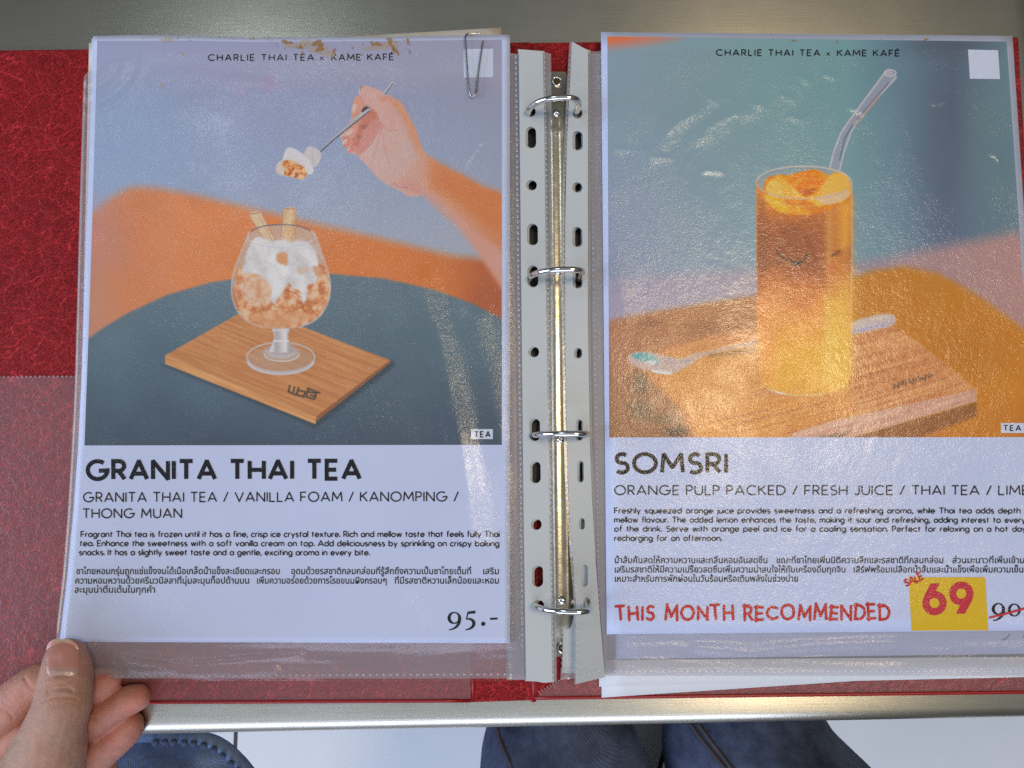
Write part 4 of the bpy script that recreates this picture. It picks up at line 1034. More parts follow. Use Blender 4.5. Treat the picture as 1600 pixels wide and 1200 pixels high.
# dried tea splashes on the top edge of the page
def stain_mat(name, col, a):
    m, n, l, out = mat(name)
    co = objco(n, l); f = noise(n, l, co, 420, 4, .7)
    mr = nd(n, 'ShaderNodeMapRange'); l.new(f, mr.inputs['Value']); mr.inputs['From Min'].default_value = .3; mr.inputs['From Max'].default_value = .7; mr.inputs['To Min'].default_value = a * .35; mr.inputs['To Max'].default_value = a
    tr = n.new('ShaderNodeBsdfTransparent'); df = n.new('ShaderNodeBsdfDiffuse'); df.inputs[0].default_value = (*col, 1)
    ms = n.new('ShaderNodeMixShader'); l.new(mr.outputs[0], ms.inputs[0]); l.new(tr.outputs[0], ms.inputs[1]); l.new(df.outputs[0], ms.inputs[2]); l.new(ms.outputs[0], out.inputs[0])
    return m
M_STAIN = stain_mat('dried_tea', (.42, .22, .05), .85); M_STAIN2 = stain_mat('thin_tea_film', (.62, .48, .28), .55)
def stain(parent, zf, spots, m, off):
    k = Ink(); rs = random.Random(len(spots) * 13 + int(spots[0][0]))
    for cx_, cy_, rx, ry, rot in spots:
        nn = 18; ph = [rs.uniform(0, 6.28) for _ in range(4)]; pts = []
        for i in range(nn):
            t = 2 * math.pi * i / nn; r = 1 + .28 * math.sin(2 * t + ph[0]) + .2 * math.sin(3 * t + ph[1]) + .16 * math.sin(5 * t + ph[2])
            a_, b_ = rx * r * math.cos(t), ry * r * math.sin(t); c_, s_ = math.cos(math.radians(rot)), math.sin(math.radians(rot))
            pts.append((cx_ + a_ * c_ - b_ * s_, cy_ + a_ * s_ + b_ * c_))
        dz = (k.k % 9) * 5e-6; k.k += 1
        k.poly(pts, dz)
    o = k.build('stain', zf, off, m, parent)
    if len(spots) > 1: o['kind'] = 'stuff'
rs = random.Random(5)
stain(page_l, zL, [(448, 66, 8, 3.5, 0), (496, 68, 11, 4, -5), (500, 76, 6, 5, 20), (522, 80, 2, 7, 5), (470, 74, 5, 2.5, 30), (588, 69, 10, 2.6, -6), (609, 64, 5, 5, 30), (617, 78, 3, 10, -28), (637, 64, 1.6, 6, -20), (640, 81, 1.6, 3, -15), (551, 75, 2, 1.8, 0), (565, 86, 1.6, 1.6, 0), (543, 84, 1.6, 2, 0), (472, 84, 2.4, 3, 0), (580, 66, 3, 1.4, 0)]
      + [(rs.uniform(430, 650), rs.gauss(70, 7), rs.uniform(.5, 1.3), rs.uniform(.5, 1.3), 0) for _ in range(34)]
      + [(rs.uniform(220, 430), rs.gauss(62, 2.5), rs.uniform(.6, 1.6), rs.uniform(.5, 1.0), 0) for _ in range(14)], M_STAIN, .22 * mm)
for sp_ in [(502, 79, 16, 10, 8), (470, 70, 24, 6, 0), (600, 72, 22, 7, -8), (262, 62, 14, 3, 0), (285, 84, 3, 3, 0), (253, 133, 4, 3, 10)]: stain(page_l, zL, [sp_], M_STAIN2, .20 * mm + 1e-5 * (sp_[0] % 5))

# ---- right page
page_r = thing('menu_page', 'menu page with a printed photo of an orange drink in a tumbler', 'menu page', P(1290, 520, ZR), 'printed menu pages')
U, V = quad_grid((939, 50), (1582, 56), (1643, 985), (948, 991), 25)
o = grid_obj('paper', U, V, zR(U, V), M_PAPER, page_r)
sm_ = o.modifiers.new('thick', 'SOLIDIFY'); sm_.thickness = .14 * mm; sm_.offset = -1
U, V = quad_grid((949, 57), (1573, 65), (1615, 683), (952, 683.5), 1.25)
grid_obj('printed_photo', U, V, zR(U, V) + .08 * mm, M_PRINT, page_r, colors=albedo(paint_right(U, V)))
ink_line(page_r, zR, M_INK, 'CHARLIE THAI TEA', (1119.5, 86.6), (1281, 87.1), 9.0, 1.8, track=.40, space=.62)
k = Ink(); k.stroke([(1291.5, 86.8), (1296.5, 82)], 1.3); k.stroke([(1291.5, 82), (1296.5, 86.8)], 1.3); k.build('printed_text', zR, OFF, M_INK, page_r)
ink_line(page_r, zR, M_INK, 'KAME KAFÉ', (1308.5, 87.2), (1405, 87.6), 9.0, 1.8, track=.36, space=.66)
rect('printed_label', page_r, zR, ((1512.5, 77.5), (1559.5, 78.5), (1562.5, 123.5), (1515.5, 123)), M_LABEL)
rect('printed_label', page_r, zR, ((1564, 661), (1599.5, 661), (1600.5, 676.5), (1564.5, 676.5)), M_LABEL)
ink_line(page_r, zR, M_INK, 'TEA', (1568.5, 672.8), (1595, 672.8), 8.0, 1.9, track=.46)
ink_line(page_r, zR, M_INK, 'SOMSRI', (962, 738), (1134.5, 738.2), 28.5, 6.0, track=.28)
ink_line(page_r, zR, M_INK, 'ORANGE PULP PACKED / FRESH JUICE / THAI TEA / LIME', (960.5, 773), (1607, 773), 14.0, 2.0, track=.26, space=.46)
for s_, a, b_ in (('Freshly squeezed orange juice provides sweetness and a refreshing aroma, while Thai tea adds depth and', (960, 802), (1622, 802)),
                  ('mellow flavour. The added lemon enhances the taste, making it sour and refreshing, adding interest to every sip', (960, 816.3), (1622, 816.6)),
                  ('of the drink. Serve with orange peel and ice for a cooling sensation. Perfect for relaxing on a hot day or', (960, 830.4), (1622, 830.6)),
                  ('recharging for an afternoon.', (960.4, 845), (1127, 845))):
    ink_line(page_r, zR, M_INK, s_, a, b_, 8.3, 1.6, track=.21, space=.55)
thai('printed_text', [('น้ำส้มคั้นสดให้ความหวานและกลิ่นหอมอันสดชื่น', 960.5, 1199), ('ขณะที่ชาไทยเพิ่มมิติความลึกและรสชาติที่กลมกล่อม', 1213, 1474), ('ส่วนมะนาวที่เพิ่มเข้ามา', 1488, 1606)], 880, 14.0, zR, OFF, M_INK, page_r)
thai('printed_text', [('เสริมรสชาติให้มีความเปรี้ยวสดชื่นเพิ่มความน่าสนใจให้กับเครื่องดื่มทุกจิบ', 960.5, 1321), ('เสิร์ฟพร้อมเปลือกน้ำส้มและน้ำแข็งเพื่อเพิ่มความเย็นสดชื่น', 1334, 1630)], 894.6, 14.0, zR, OFF, M_INK, page_r)
thai('printed_text', [('เหมาะสำหรับการพักผ่อนในวันร้อนหรือเติมพลังในช่วงบ่าย', 960.5, 1247)], 909, 14.0, zR, OFF, M_INK, page_r)
ink_line(page_r, zR, M_REDINK, 'THIS MONTH RECOMMENDED', (963.5, 968), (1389, 967.6), 20.5, 4.2, track=.36, space=.62, rnd=True, jit=random.Random(11))
st = rect('price_sticker', page_r, zR, ((1419.4, 902), (1539, 902), (1544.4, 985), (1424.4, 985.6)), M_YELLOW)
k = Ink(); cc = (1460.2, 942.4)
k.stroke([(cc[0] + 13.4 * math.cos(t), cc[1] + 13.4 * math.sin(t)) for t in np.linspace(0, 2 * np.pi, 48)], 11.2)
k.poly([(1453.6, 911.5), (1468.6, 911.5), (1460.4, 926), (1452, 930), (1444.6, 934.5), (1443.2, 933)], 3e-6)
cc = (1502.1, 927.6)
k.stroke([(cc[0] + 13.4 * math.cos(t), cc[1] + 13.4 * math.sin(t)) for t in np.linspace(0, 2 * np.pi, 48)], 11.2)
k.poly([(1507.6, 959), (1494, 959), (1500.6, 944.6), (1509, 941), (1517.4, 935), (1519.6, 937)], 3e-6)
k.build('printed_price', zR, OFF + .02 * mm, M_REDPRINT, page_r)
ink_line(page_r, zR, M_REDINK, 'SALE', (1415.5, 915.5), (1443, 905), 10.5, 2.5, track=.25, rnd=True, jit=random.Random(4))
k = Ink(); price9(k, 1560, 951.5, .98)
k.stroke([(1585 + 8.0 * math.cos(t), 953.3 + 9.2 * math.sin(t)) for t in np.linspace(0, 2 * np.pi, 40)], [4.4, 2.4, 1.6, 3.4, 4.4, 3.4, 1.6, 2.4, 4.4])
k.disc((1603, 961), 3); k.stroke([(1612, 955), (1622, 954.6)], 3); k.build('printed_price', zR, OFF, M_INK, page_r)
k = Ink(); k.stroke([(1545.5, 965.4), (1575, 958), (1626, 944)], 3.4); k.build('strike_line', zR, OFF + .05 * mm, M_REDPRINT, page_r)
k = Ink(); k.stroke(catmull([(1565, 1000), (1572, 998), (1578, 991)], 5, False), 1.6); k.stroke([(1598, 996), (1604, 990)], 1.6); k.build('pen_mark', lambda u, v: 7.4 * mm + 0 * np.asarray(u), 0, M_BLUEINK, page_r)
rs = random.Random(8)
stain(page_r, zR, [(1240, 63.5, 3.6, 1.6, 0), (1308, 66, 2.4, 1.6, 10), (1447, 61.5, 5, 1.1, -10), (1073, 80, .9, .9, 0), (1525, 84, .8, .8, 0)] + [(rs.uniform(1200, 1560), rs.gauss(62, 2), rs.uniform(.4, 1), rs.uniform(.4, .8), 0) for _ in range(12)], M_STAIN, .22 * mm)
# ---- clear sleeves: embossed front sheet, back sheet, white punched margin strip, weld seams
def ridge(u, v, pts, sig, h):
    """soft fold along a polyline"""
    best = np.full(np.shape(u), 1e9)
    pts = np.array(pts, float)
    for a, b_ in zip(pts[:-1], pts[1:]):
        d, _ = Paint._seg(u, v, a, b_); best = np.minimum(best, d)
    return h * mm * np.exp(-best / (2 * sig * sig))
def crease(u, v, pts, w, h):
    best = np.full(np.shape(u), 1e9); pts = np.array(pts, float)
    for a, b_ in zip(pts[:-1], pts[1:]):
        d, _ = Paint._seg(u, v, a, b_); best = np.minimum(best, d)
    return h * mm * np.clip(1 - np.sqrt(best) / w, 0, 1)

def sleeve_grid(vs_, left, right, w):
    s = np.linspace(0, 1, w); s = .5 - .5 * np.cos(np.pi * s) if False else s
    U = left[:, None] + (right - left)[:, None] * s[None]; V = np.repeat(vs_[:, None], w, 1)
    return U, V
# left sleeve
sl_l = thing('clear_sleeve', 'clear punched plastic sleeve over the dessert page, its corner pinched by a thumb', 'plastic sleeve', P(470, 570, 9 * mm), 'punched plastic sleeves')
va = np.concatenate([np.linspace(83, 120, 26), np.linspace(123, 1064, 240)])
la = np.interp(va, [83, 85, 90, 97, 106, 114, 120, 300, 600, 700, 800, 900, 975, 1000, 1030, 1050, 1064], [215, 196, 178, 162, 146, 135, 130.5, 125, 117, 112, 106, 98, 89, 88, 92, 118, 150])
ra = np.interp(va, [83, 1064], [811.5, 822.5])
U, V = sleeve_grid(va, la, ra, 190)
def front_l(U, V):
    Z = zL(U, V) + 1.0 * mm
    Z = Z - 2.6 * mm * sstep(792, 826, U)                                    # dips to the margin strip
    Z = Z - 2.4 * mm * (1 - sstep(0, 16, U - np.interp(V[:, 0], va, la)[:, None]))   # rolled left edge
    Z = Z + .55 * mm * (fnoise(U / 90, V / 130, 3, 3) - .5) + .22 * mm * (fnoise(U / 26, V / 34, 6, 3) - .5)
    for r_, h in ((28, .5), (48, .75), (70, .9), (96, .6)):                  # concentric folds at the cut corner
        d = np.hypot(U - 128, (V - 84) * 1.05); Z = Z + h * mm * np.exp(-((d - r_) / 6.0) ** 2) * sstep(0, 40, V - 80 + .3 * (U - 120))
    Z = Z + ridge(U, V, [(150, 232), (215, 258), (270, 280), (330, 312)], 6, .8)
    Z = Z + ridge(U, V, [(240, 120), (300, 118), (370, 126), (410, 132)], 9, .8) + ridge(U, V, [(270, 180), (310, 160), (360, 150)], 14, .7)
    Z = Z + ridge(U, V, [(655, 440), (690, 560), (716, 690), (730, 790), (738, 850)], 17, 2.3)
    Z = Z + ridge(U, V, [(742, 500), (770, 600), (782, 690)], 16, 1.1)
    Z = Z + crease(U, V, [(505, 207), (513, 188)], 4, .35) + crease(U, V, [(725, 258), (738, 240), (750, 222)], 6, .6)
    Z = Z + ridge(U, V, [(330, 870), (420, 900), (520, 960), (640, 980)], 22, .9) + ridge(U, V, [(150, 935), (230, 952), (310, 985)], 18, 1.0)
    bot = sstep(1000, 1022, V)
    Z = Z + bot * 1.5 * mm * (fnoise(U / 95 + V / 60, V / 9, 2, 3) - .5) * sstep(95, 200, U) - bot * 2.2 * mm * sstep(250, 500, U)
    Z = Z + bot * ridge(U, V, [(190, 1030), (260, 1040), (360, 1033), (470, 1022)], 4, 1.6) + bot * ridge(U, V, [(200, 1046), (300, 1050), (430, 1046)], 4, 1.3)
    return Z
Zf = front_l(U, V)
grid_obj('front_sheet', U, V, Zf, M_SLEEVE, sl_l)
bk = V > 0
Ub, Vb = U[::4, ::6], V[::4, ::6]
grid_obj('back_sheet', Ub, Vb, zL(Ub, Vb) - .9 * mm - 2.0 * mm * sstep(1000, 1022, Vb) * sstep(250, 500, Ub) - 1.6 * mm * sstep(792, 826, Ub), M_SLEEVEBACK, sl_l)
def fl(u, v):
    i = int(np.clip(np.searchsorted(va, v), 0, len(va) - 1)); j = int(np.clip((u - la[i]) / (ra[i] - la[i]) * 189, 0, 189)); return Zf[i, j]
seam('weld_seam', (806, 84), (817, 1058), .12 * mm, 8.6, 3.0, sl_l, zf=fl, along=.55)
seam('weld_seam', (165, 1056), (815, 1053.5), .12 * mm, 10.5, 2.8, sl_l, zf=fl, along=.45)
# heat-sealed border: narrow raised clear bead along the left edge
vv_ = np.linspace(124, 990, 160); uu_ = np.interp(vv_, va, la) + 3.0
obj('edge_bead', *tube(P(uu_, vv_, np.array([fl(a, b_) for a, b_ in zip(uu_ + 2, vv_)]) + .25 * mm), .55 * mm, 8), M_WELD, sl_l, smooth=True)

def margin_strip(name, left, right, holes, zf, parent, m=M_STRIP, thick=.45 * mm):
    """flat strip outline (pixel polylines down both sides) with real punched holes"""
    outline = list(left) + list(right)[::-1]
    cu = bpy.data.curves.new('tmp', 'CURVE'); cu.dimensions = '2D'; cu.fill_mode = 'FRONT'
    def spl(pts):
        s_ = cu.splines.new('POLY'); s_.points.add(len(pts) - 1); s_.use_cyclic_u = True
        for q, p_ in zip(s_.points, pts): q.co = (p_[0] / 100, -p_[1] / 100, 0, 1)
    dense = []
    for i in range(len(outline)):
        a, b_ = np.array(outline[i], float), np.array(outline[(i + 1) % len(outline)], float)
        k = max(1, int(np.hypot(*(b_ - a)) / 12)); dense += [tuple(a + (b_ - a) * t / k) for t in range(k)]
    spl(dense)
    for (u, v, rx, ry) in holes:
        if ry <= rx * 1.25:
            pts = [(u + rx * math.cos(t), v + ry * math.sin(t)) for t in np.linspace(0, 2 * np.pi, 20, endpoint=False)]
        else:
            pts = [(u + rx * math.cos(t), v + (ry - rx) * (1 if math.sin(t) >= 0 else -1) + rx * math.sin(t)) for t in np.linspace(.001, 2 * np.pi + .001, 24, endpoint=False)]
        spl(pts)
    ob = bpy.data.objects.new('tmp', cu); COL.objects.link(ob)
    me = bpy.data.meshes.new_from_object(ob.evaluated_get(bpy.context.evaluated_depsgraph_get()))
    c = np.empty(len(me.vertices) * 3); me.vertices.foreach_get('co', c); c = c.reshape(-1, 3)
    F = [tuple(p_.vertices) for p_ in me.polygons]
    u, v = c[:, 0] * 100, -c[:, 1] * 100
    bpy.data.objects.remove(ob); bpy.data.curves.remove(cu); bpy.data.meshes.remove(me)
    V = P(u, v, zf(u, v)); G = []
    for f in F:
        q = V[list(f)]; nz = sum((q[i][0] * q[(i + 1) % len(q)][1] - q[(i + 1) % len(q)][0] * q[i][1]) for i in range(len(q)))
        G.append(f if nz > 0 else f[::-1])
    o = obj(name, V, G, m, parent)
    bm = bmesh.new(); bm.from_mesh(o.data); bmesh.ops.remove_doubles(bm, verts=bm.verts, dist=1e-6); bm.to_mesh(o.data); bm.free()
    s_ = o.modifiers.new('thick', 'SOLIDIFY'); s_.thickness = thick; s_.offset = -1
    return o
HL = [(829, 174, 8, 8.3), (829.5, 215, 8.3, 17), (830.5, 289.5, 8.4, 8.4), (832, 366.5, 8.6, 17.2), (832.5, 432, 8.6, 17.2), (834, 550, 8.4, 8.6), (835.5, 671.5, 8.4, 17.6), (836.5, 738, 8.4, 17.4), (838, 819.5, 8.4, 8.8), (840, 900.5, 8.6, 17), (841.5, 946, 8.8, 8.6)]
zs_l = lambda u, v: 9.6 * mm + .8 * mm * np.sin(np.asarray(v, float) / 160.) * .5
st_l = margin_strip('margin_strip', [(810.5, 77), (812, 200), (814.5, 450), (818, 800), (822, 1064)], [(848, 80), (850.5, 200), (853.5, 500), (858, 800), (863, 1066)], HL, zs_l, sl_l)
seam('weld_seam', (851, 84), (865, 1062), 9.7 * mm, 8.4, 3.4, sl_l, along=.5)
fr = quad_grid((846, 80), (861, 84), (870, 1064), (861, 1066), 8)
grid_obj('binding_flap', *fr, 9.3 * mm + 0 * fr[0], M_WELD, sl_l)

# right sleeve
sl_r = thing('clear_sleeve', 'clear punched plastic sleeve over the orange drink page, its white margin twisted', 'plastic sleeve', P(1290, 570, 9 * mm), 'punched plastic sleeves')
vb = np.linspace(79, 1060, 250)
lb = np.interp(vb, [79, 500, 760, 900, 1060], [918.5, 918.5, 924, 934, 946]); rb = np.interp(vb, [79, 1060], [1594, 1662])
U, V = sleeve_grid(vb, lb, rb, 190)
V = V + np.interp(U, [918, 945, 1600, 1660], [2, 0, 0, 0])
def front_r(U, V):
    Z = zR(U, V) + 1.0 * mm
    Z = Z - 2.4 * mm * (1 - sstep(0, 34, U - np.interp(V[:, 0], vb, lb)[:, None]))
    Z = Z + .45 * mm * (fnoise(U / 120, V / 100, 13, 3) - .5) + .18 * mm * (fnoise(U / 24, V / 28, 16, 3) - .5)
    for q in ([(1090, 138), (1108, 152)], [(1045, 205), (1062, 190), (1085, 178)], [(1014, 246), (1046, 247)], [(962, 233), (1010, 236)], [(1174, 158), (1188, 165)], [(1106, 198), (1130, 185), (1150, 176)], [(1224, 148), (1240, 156)], [(1234, 181), (1252, 188)], [(1254, 120), (1262, 128)], [(1290, 115), (1302, 121)], [(1460, 160), (1478, 158)], [(1550, 238), (1562, 248)], [(1330, 168), (1348, 175)], [(1100, 266), (1125, 268)]):
        Z = Z + crease(U, V, q, 7, .55)
    Z = Z + ridge(U, V, [(1015, 244), (1050, 200), (1090, 170), (1120, 150)], 10, .7) + ridge(U, V, [(1090, 215), (1150, 180), (1190, 165)], 10, .6)
    Z = Z + ridge(U, V, [(950, 300), (968, 400), (975, 480)], 14, .7)
    bot = sstep(975, 1000, V)
    Z = Z + bot * 1.3 * mm * (fnoise(U / 110 - V / 70, V / 11, 4, 3) - .5) - bot * 1.4 * mm
    Z = Z + bot * ridge(U, V, [(1090, 1012), (1180, 1020), (1270, 1008), (1400, 1004)], 6, 1.3)
    return Z
Zr = front_r(U, V)
grid_obj('front_sheet', U, V, Zr, M_SLEEVE, sl_r)
Ub, Vb = U[::4, ::6], V[::4, ::6]
grid_obj('back_sheet', Ub, Vb, zR(Ub, Vb) - .7 * mm - 1.0 * mm * sstep(975, 1000, Vb), M_SLEEVEBACK, sl_r)
def fr_(u, v):
    i = int(np.clip(np.searchsorted(vb, v), 0, len(vb) - 1)); j = int(np.clip((u - lb[i]) / (rb[i] - lb[i]) * 189, 0, 189)); return Zr[i, j]
seam('weld_seam', (921.5, 82), (938, 1056), .12 * mm, 8.6, 3.2, sl_r, zf=fr_, along=.55)
seam('weld_seam', (948, 1049), (1640, 1049), .12 * mm, 9.5, 2.6, sl_r, zf=fr_, along=.45)
HR = [(902.5, 177, 7.6, 8.2), (902.5, 220, 8.2, 15.5), (902, 293, 8, 8.3), (902, 370.5, 8, 16), (902.5, 435, 7.6, 16), (903.2, 552, 6.5, 8.4), (905, 672, 5.6, 16.5), (907, 737, 5.2, 16.8), (909, 818.5, 5, 9), (913.5, 899.5, 5.4, 17), (917, 943, 5.2, 9.5)]
zs_r = lambda u, v: 9.8 * mm + np.interp(np.asarray(v, float), [60, 500, 760, 1070], [.6, .3, 2.2, 4.2]) * mm * (np.asarray(u, float) < 912) * 0 + np.interp(np.asarray(v, float), [60, 500, 760, 1070], [.4, .2, 1.2, 2.6]) * mm - (np.asarray(u, float) - 905) * np.interp(np.asarray(v, float), [60, 400, 700, 1070], [.0, .0, .04, .11]) * mm
margin_strip('margin_strip', [(894, 65), (891, 120), (885.5, 230), (883, 350), (882.5, 480), (884, 600), (886.5, 720), (890, 800), (896, 880), (901, 950), (900, 1069)], [(919, 79), (918.5, 300), (918.5, 500), (922, 700), (925, 780), (931, 880), (937, 960), (945, 1058)], HR, zs_r, sl_r)
pts = [(892.5, 66), (889, 120), (883.5, 230), (881, 350), (880.5, 480), (882, 600), (884.5, 720), (888, 800), (894, 880), (899, 950), (900, 1069)]
for a, b_ in zip(pts[:-1], pts[1:]):
    pass
cp = catmull(pts, 6, False); cp2 = cp + np.array([3.4, 0])
gu = np.stack([cp[:, 0] - 2.5, cp[:, 0] + 1.5], 1); gv = np.stack([cp[:, 1]] * 2, 1)
grid_obj('binding_flap', gu, gv, zs_r(gu, gv) - .2 * mm, M_WELD, sl_r)
V_ = []; F_ = []
for a, b_ in zip(cp[:-1:2], cp[1::2]):
    pass
seam('weld_seam', (891, 75), (881.5, 300), 10.35 * mm, 7.5, 3.0, sl_r); seam('weld_seam', (881.3, 305), (883, 620), 10.3 * mm, 8, 3.0, sl_r)
seam('weld_seam', (884, 625), (889, 800), 11.2 * mm, 8, 2.6, sl_r); seam('weld_seam', (899.5, 890), (902.5, 1060), 13.0 * mm, 9, 2.6, sl_r); seam('weld_seam', (902, 1057), (945, 1046), 12.9 * mm, 8, 3, sl_r)
# the next sleeve underneath, seen at the lower right of the rings
sl_u = thing('clear_sleeve', 'lower punched plastic sleeve whose grey-white margin shows behind the twisted one', 'plastic sleeve', P(890, 960, 5 * mm), 'punched plastic sleeves')
zs_u = lambda u, v: 6.6 * mm + 0 * np.asarray(u, float)
margin_strip('margin_strip', [(884, 790), (883, 850), (881.5, 920), (879.5, 1000), (878, 1052)], [(925, 790), (928, 850), (930, 920), (932, 1000), (934, 1052)], [(899, 943, 5.5, 9)], zs_u, sl_u)
seam('weld_seam', (881, 800), (877.5, 1050), 6.75 * mm, 8, 3.0, sl_u)
q = quad_grid((876, 1046), (902, 1045), (901, 1060), (876, 1062), 3); grid_obj('front_sheet', *q, 7.0 * mm + .6 * mm * fnoise(q[0] / 5, q[1] / 5, 3), M_WELD, sl_u)

# further sleeves filed underneath: their punched margins line the hole shafts
def shift(poly, d): return [(u + d, v) for u, v in poly]
SL = ([(810.5, 77), (812, 200), (814.5, 450), (818, 800), (822, 1064)], [(848, 80), (850.5, 200), (853.5, 500), (858, 800), (863, 1066)])
SR = ([(894, 70), (888, 230), (885, 480), (887, 720), (890, 800), (889, 870)], [(921, 79), (921, 300), (921, 500), (924, 700), (928, 780), (930, 870)])
for k in range(4):
    zk = (8.3 - 1.25 * k) * mm; d = [2.2, -1.6, 2.8, -.8][k]
    t_ = thing('clear_sleeve', 'punched plastic sleeve filed beneath the dessert page, margin showing through the holes', 'plastic sleeve', P(830, 570, zk), 'sleeves filed under the dessert page')
    margin_strip('margin_strip', shift(SL[0], d), shift(SL[1], d), [(u + d * .9 + [1.5, 2.5, 1, 2][k], v + [1, -1, 2, 0][k], a, b_) for u, v, a, b_ in HL], lambda u, v: zk + 0 * np.asarray(u, float), t_)
    q = quad_grid((788 + d, 84), (812 + d, 84), (823 + d, 1062), (793 + d, 1062), 30); grid_obj('back_sheet', *q, zk + 0 * q[0] - .3 * mm, M_SLEEVEBACK, t_)
for k in range(3):
    zk = (8.0 - 1.3 * k) * mm; d = [1.4, -1.2, 2.0][k]
    t_ = thing('clear_sleeve', 'punched plastic sleeve filed beneath the drink page, margin showing through the holes', 'plastic sleeve', P(905, 570, zk), 'sleeves filed under the drink page')
    margin_strip('margin_strip', shift(SR[0], d), shift(SR[1], d), [(u + d + [2, -1, 2.5][k], v + [1, -1, 2][k], a, b_) for u, v, a, b_ in HR if v < 850], lambda u, v: zk + 0 * np.asarray(u, float), t_)
    q = quad_grid((919 + d, 84), (945 + d, 84), (962 + d, 1052), (930 + d, 1056), 30); grid_obj('back_sheet', *q, zk + 0 * q[0] - .3 * mm, M_SLEEVEBACK, t_)

# ================================================================ PAPER CLIP
zc = 11.6 * mm
c4 = lambda pts: [(x / 4 + 400, y / 4) for x, y in pts]
front = c4([(1420, 256), (1410, 320), (1400, 385), (1388, 480), (1382, 545), (1374, 585), (1355, 603), (1338, 590), (1330, 545), (1324, 470), (1318, 380), (1313, 300), (1309, 240), (1311, 222), (1322, 212), (1345, 209), (1372, 210), (1402, 214)])
cp = catmull(front, 6, False); zz = zc + np.interp(np.arange(len(cp)), [0, len(cp) * .7, len(cp) * .8, len(cp) - 1], [.2, .2, -.6, -2.0]) * mm
clip = obj('paper_clip', *tube(P(cp[:, 0], cp[:, 1], zz), .42 * mm, 8), M_CLIP, smooth=True)
tag(clip, 'bent steel paper clip on the top edge of the dessert page', 'paper clip')
# ================================================================ PERSON: left hand, jeans
def ball_chain(pts, step=.22):
    """closely spaced balls along a tapering chain of (u, v, z mm, radius mm)"""
    out = []
    Q = [np.array([*P(u, v, z * mm), r * mm]) for u, v, z, r in pts]
    Q = np.array(Q)
    if len(Q) > 2: Q = catmull(Q, 6, False)
    for a, b_ in zip(Q[:-1], Q[1:]):
        L = np.linalg.norm(b_[:3] - a[:3]); k = max(1, int(L / (step * min(a[3], b_[3]))))
        for t in range(k): out.append(a + (b_ - a) * t / k)
    out.append(Q[-1]); return out
THUMB = [(103, 1030.5, 31.5, 9.1), (104, 1050, 32, 10.6), (101, 1075, 32, 11.5), (98, 1100, 32, 12.0), (86, 1135, 30, 12.8), (74, 1180, 25, 16.0), (52, 1235, 16, 20), (20, 1300, 6, 24)]
INDEX = [(170, 1062.5, 12.2, 6.0), (158, 1069, 12.0, 7.3), (130, 1075, 11.5, 8.4), (98, 1074, 11.0, 8.8), (62, 1068, 10.5, 9.4), (22, 1098, 9, 10.6), (-22, 1132, 5, 11.5), (-70, 1180, 0, 13)]
MIDDLE = [(214, 1090, 11.5, 6.2), (200, 1095, 11.2, 7.0), (176, 1107, 10.5, 7.2), (144, 1128, 9, 7.9), (100, 1140, 6, 8.6), (50, 1146, 2, 10.2), (10, 1170, -2, 11.5), (-40, 1215, -8, 13)]
RING = [(201, 1133.5, 3.6, 6.8), (192, 1143, 3.0, 8.2), (168, 1163, 1.0, 9.0), (138, 1187, -2, 9.4), (90, 1205, -7, 10), (40, 1225, -10, 12), (-10, 1265, -14, 14)]
LITTLE = [(160, 1206, -12, 7.0), (138, 1218, -14, 8.2), (100, 1240, -17, 9), (40, 1275, -20, 12)]
PALM = [(20, 1235, -10, 22), (-10, 1290, -14, 28), (-40, 1360, -22, 30), (-80, 1480, -40, 29), (-120, 1640, -70, 31), (-150, 1800, -95, 34)]
balls = []
for ch in (THUMB, INDEX, MIDDLE, RING, LITTLE, PALM): balls += ball_chain(ch)
bm0 = bmesh.new(); bmesh.ops.create_icosphere(bm0, subdivisions=3, radius=1.0)
sv = np.array([v.co[:] for v in bm0.verts]); sf = np.array([[v.index for v in f.verts] for f in bm0.faces]); bm0.free()
VV = np.concatenate([sv * b_[3] + b_[:3] for b_ in balls]); FF = np.concatenate([sf + i * len(sv) for i in range(len(balls))])
tmp = bpy.data.objects.new('tmp_hand', new_mesh('tmp_hand', VV, FF)); COL.objects.link(tmp)
rm = tmp.modifiers.new('r', 'REMESH'); rm.mode = 'VOXEL'; rm.voxel_size = .62 * mm
sm_ = tmp.modifiers.new('s', 'SMOOTH'); sm_.factor = .5; sm_.iterations = 3
me = bpy.data.meshes.new_from_object(tmp.evaluated_get(bpy.context.evaluated_depsgraph_get()))
nV = len(me.vertices); co = np.empty(nV * 3); me.vertices.foreach_get('co', co); co = co.reshape(-1, 3).astype(float)
no = np.empty(nV * 3); me.vertices.foreach_get('normal', no); no = no.reshape(-1, 3)
faces = [tuple(p_.vertices) for p_ in me.polygons]
bpy.data.objects.remove(tmp); bpy.data.meshes.remove(me)
hu, hv = pix(co)
up = np.clip(no[:, 2] * 1.6, 0, 1)
thumb_only = sstep(20 * mm, 26 * mm, co[:, 2])
def groove(pts, w, depth, mask):
    global co
    best = np.full(nV, 1e9); p_ = catmull(np.array(pts, float), 5, False)
    for a, b_ in zip(p_[:-1], p_[1:]):
        d, _ = Paint._seg(hu, hv, a, b_); best = np.minimum(best, d)
    k = np.exp(-best / (2 * w * w)) * mask * up
    co = co - no * (k * depth * .7 * mm)[:, None]
    return k
cre = np.zeros(nV)
hz = lambda X_, Y_: (X_ / 5.454, Y_ / 5.454 + 980)
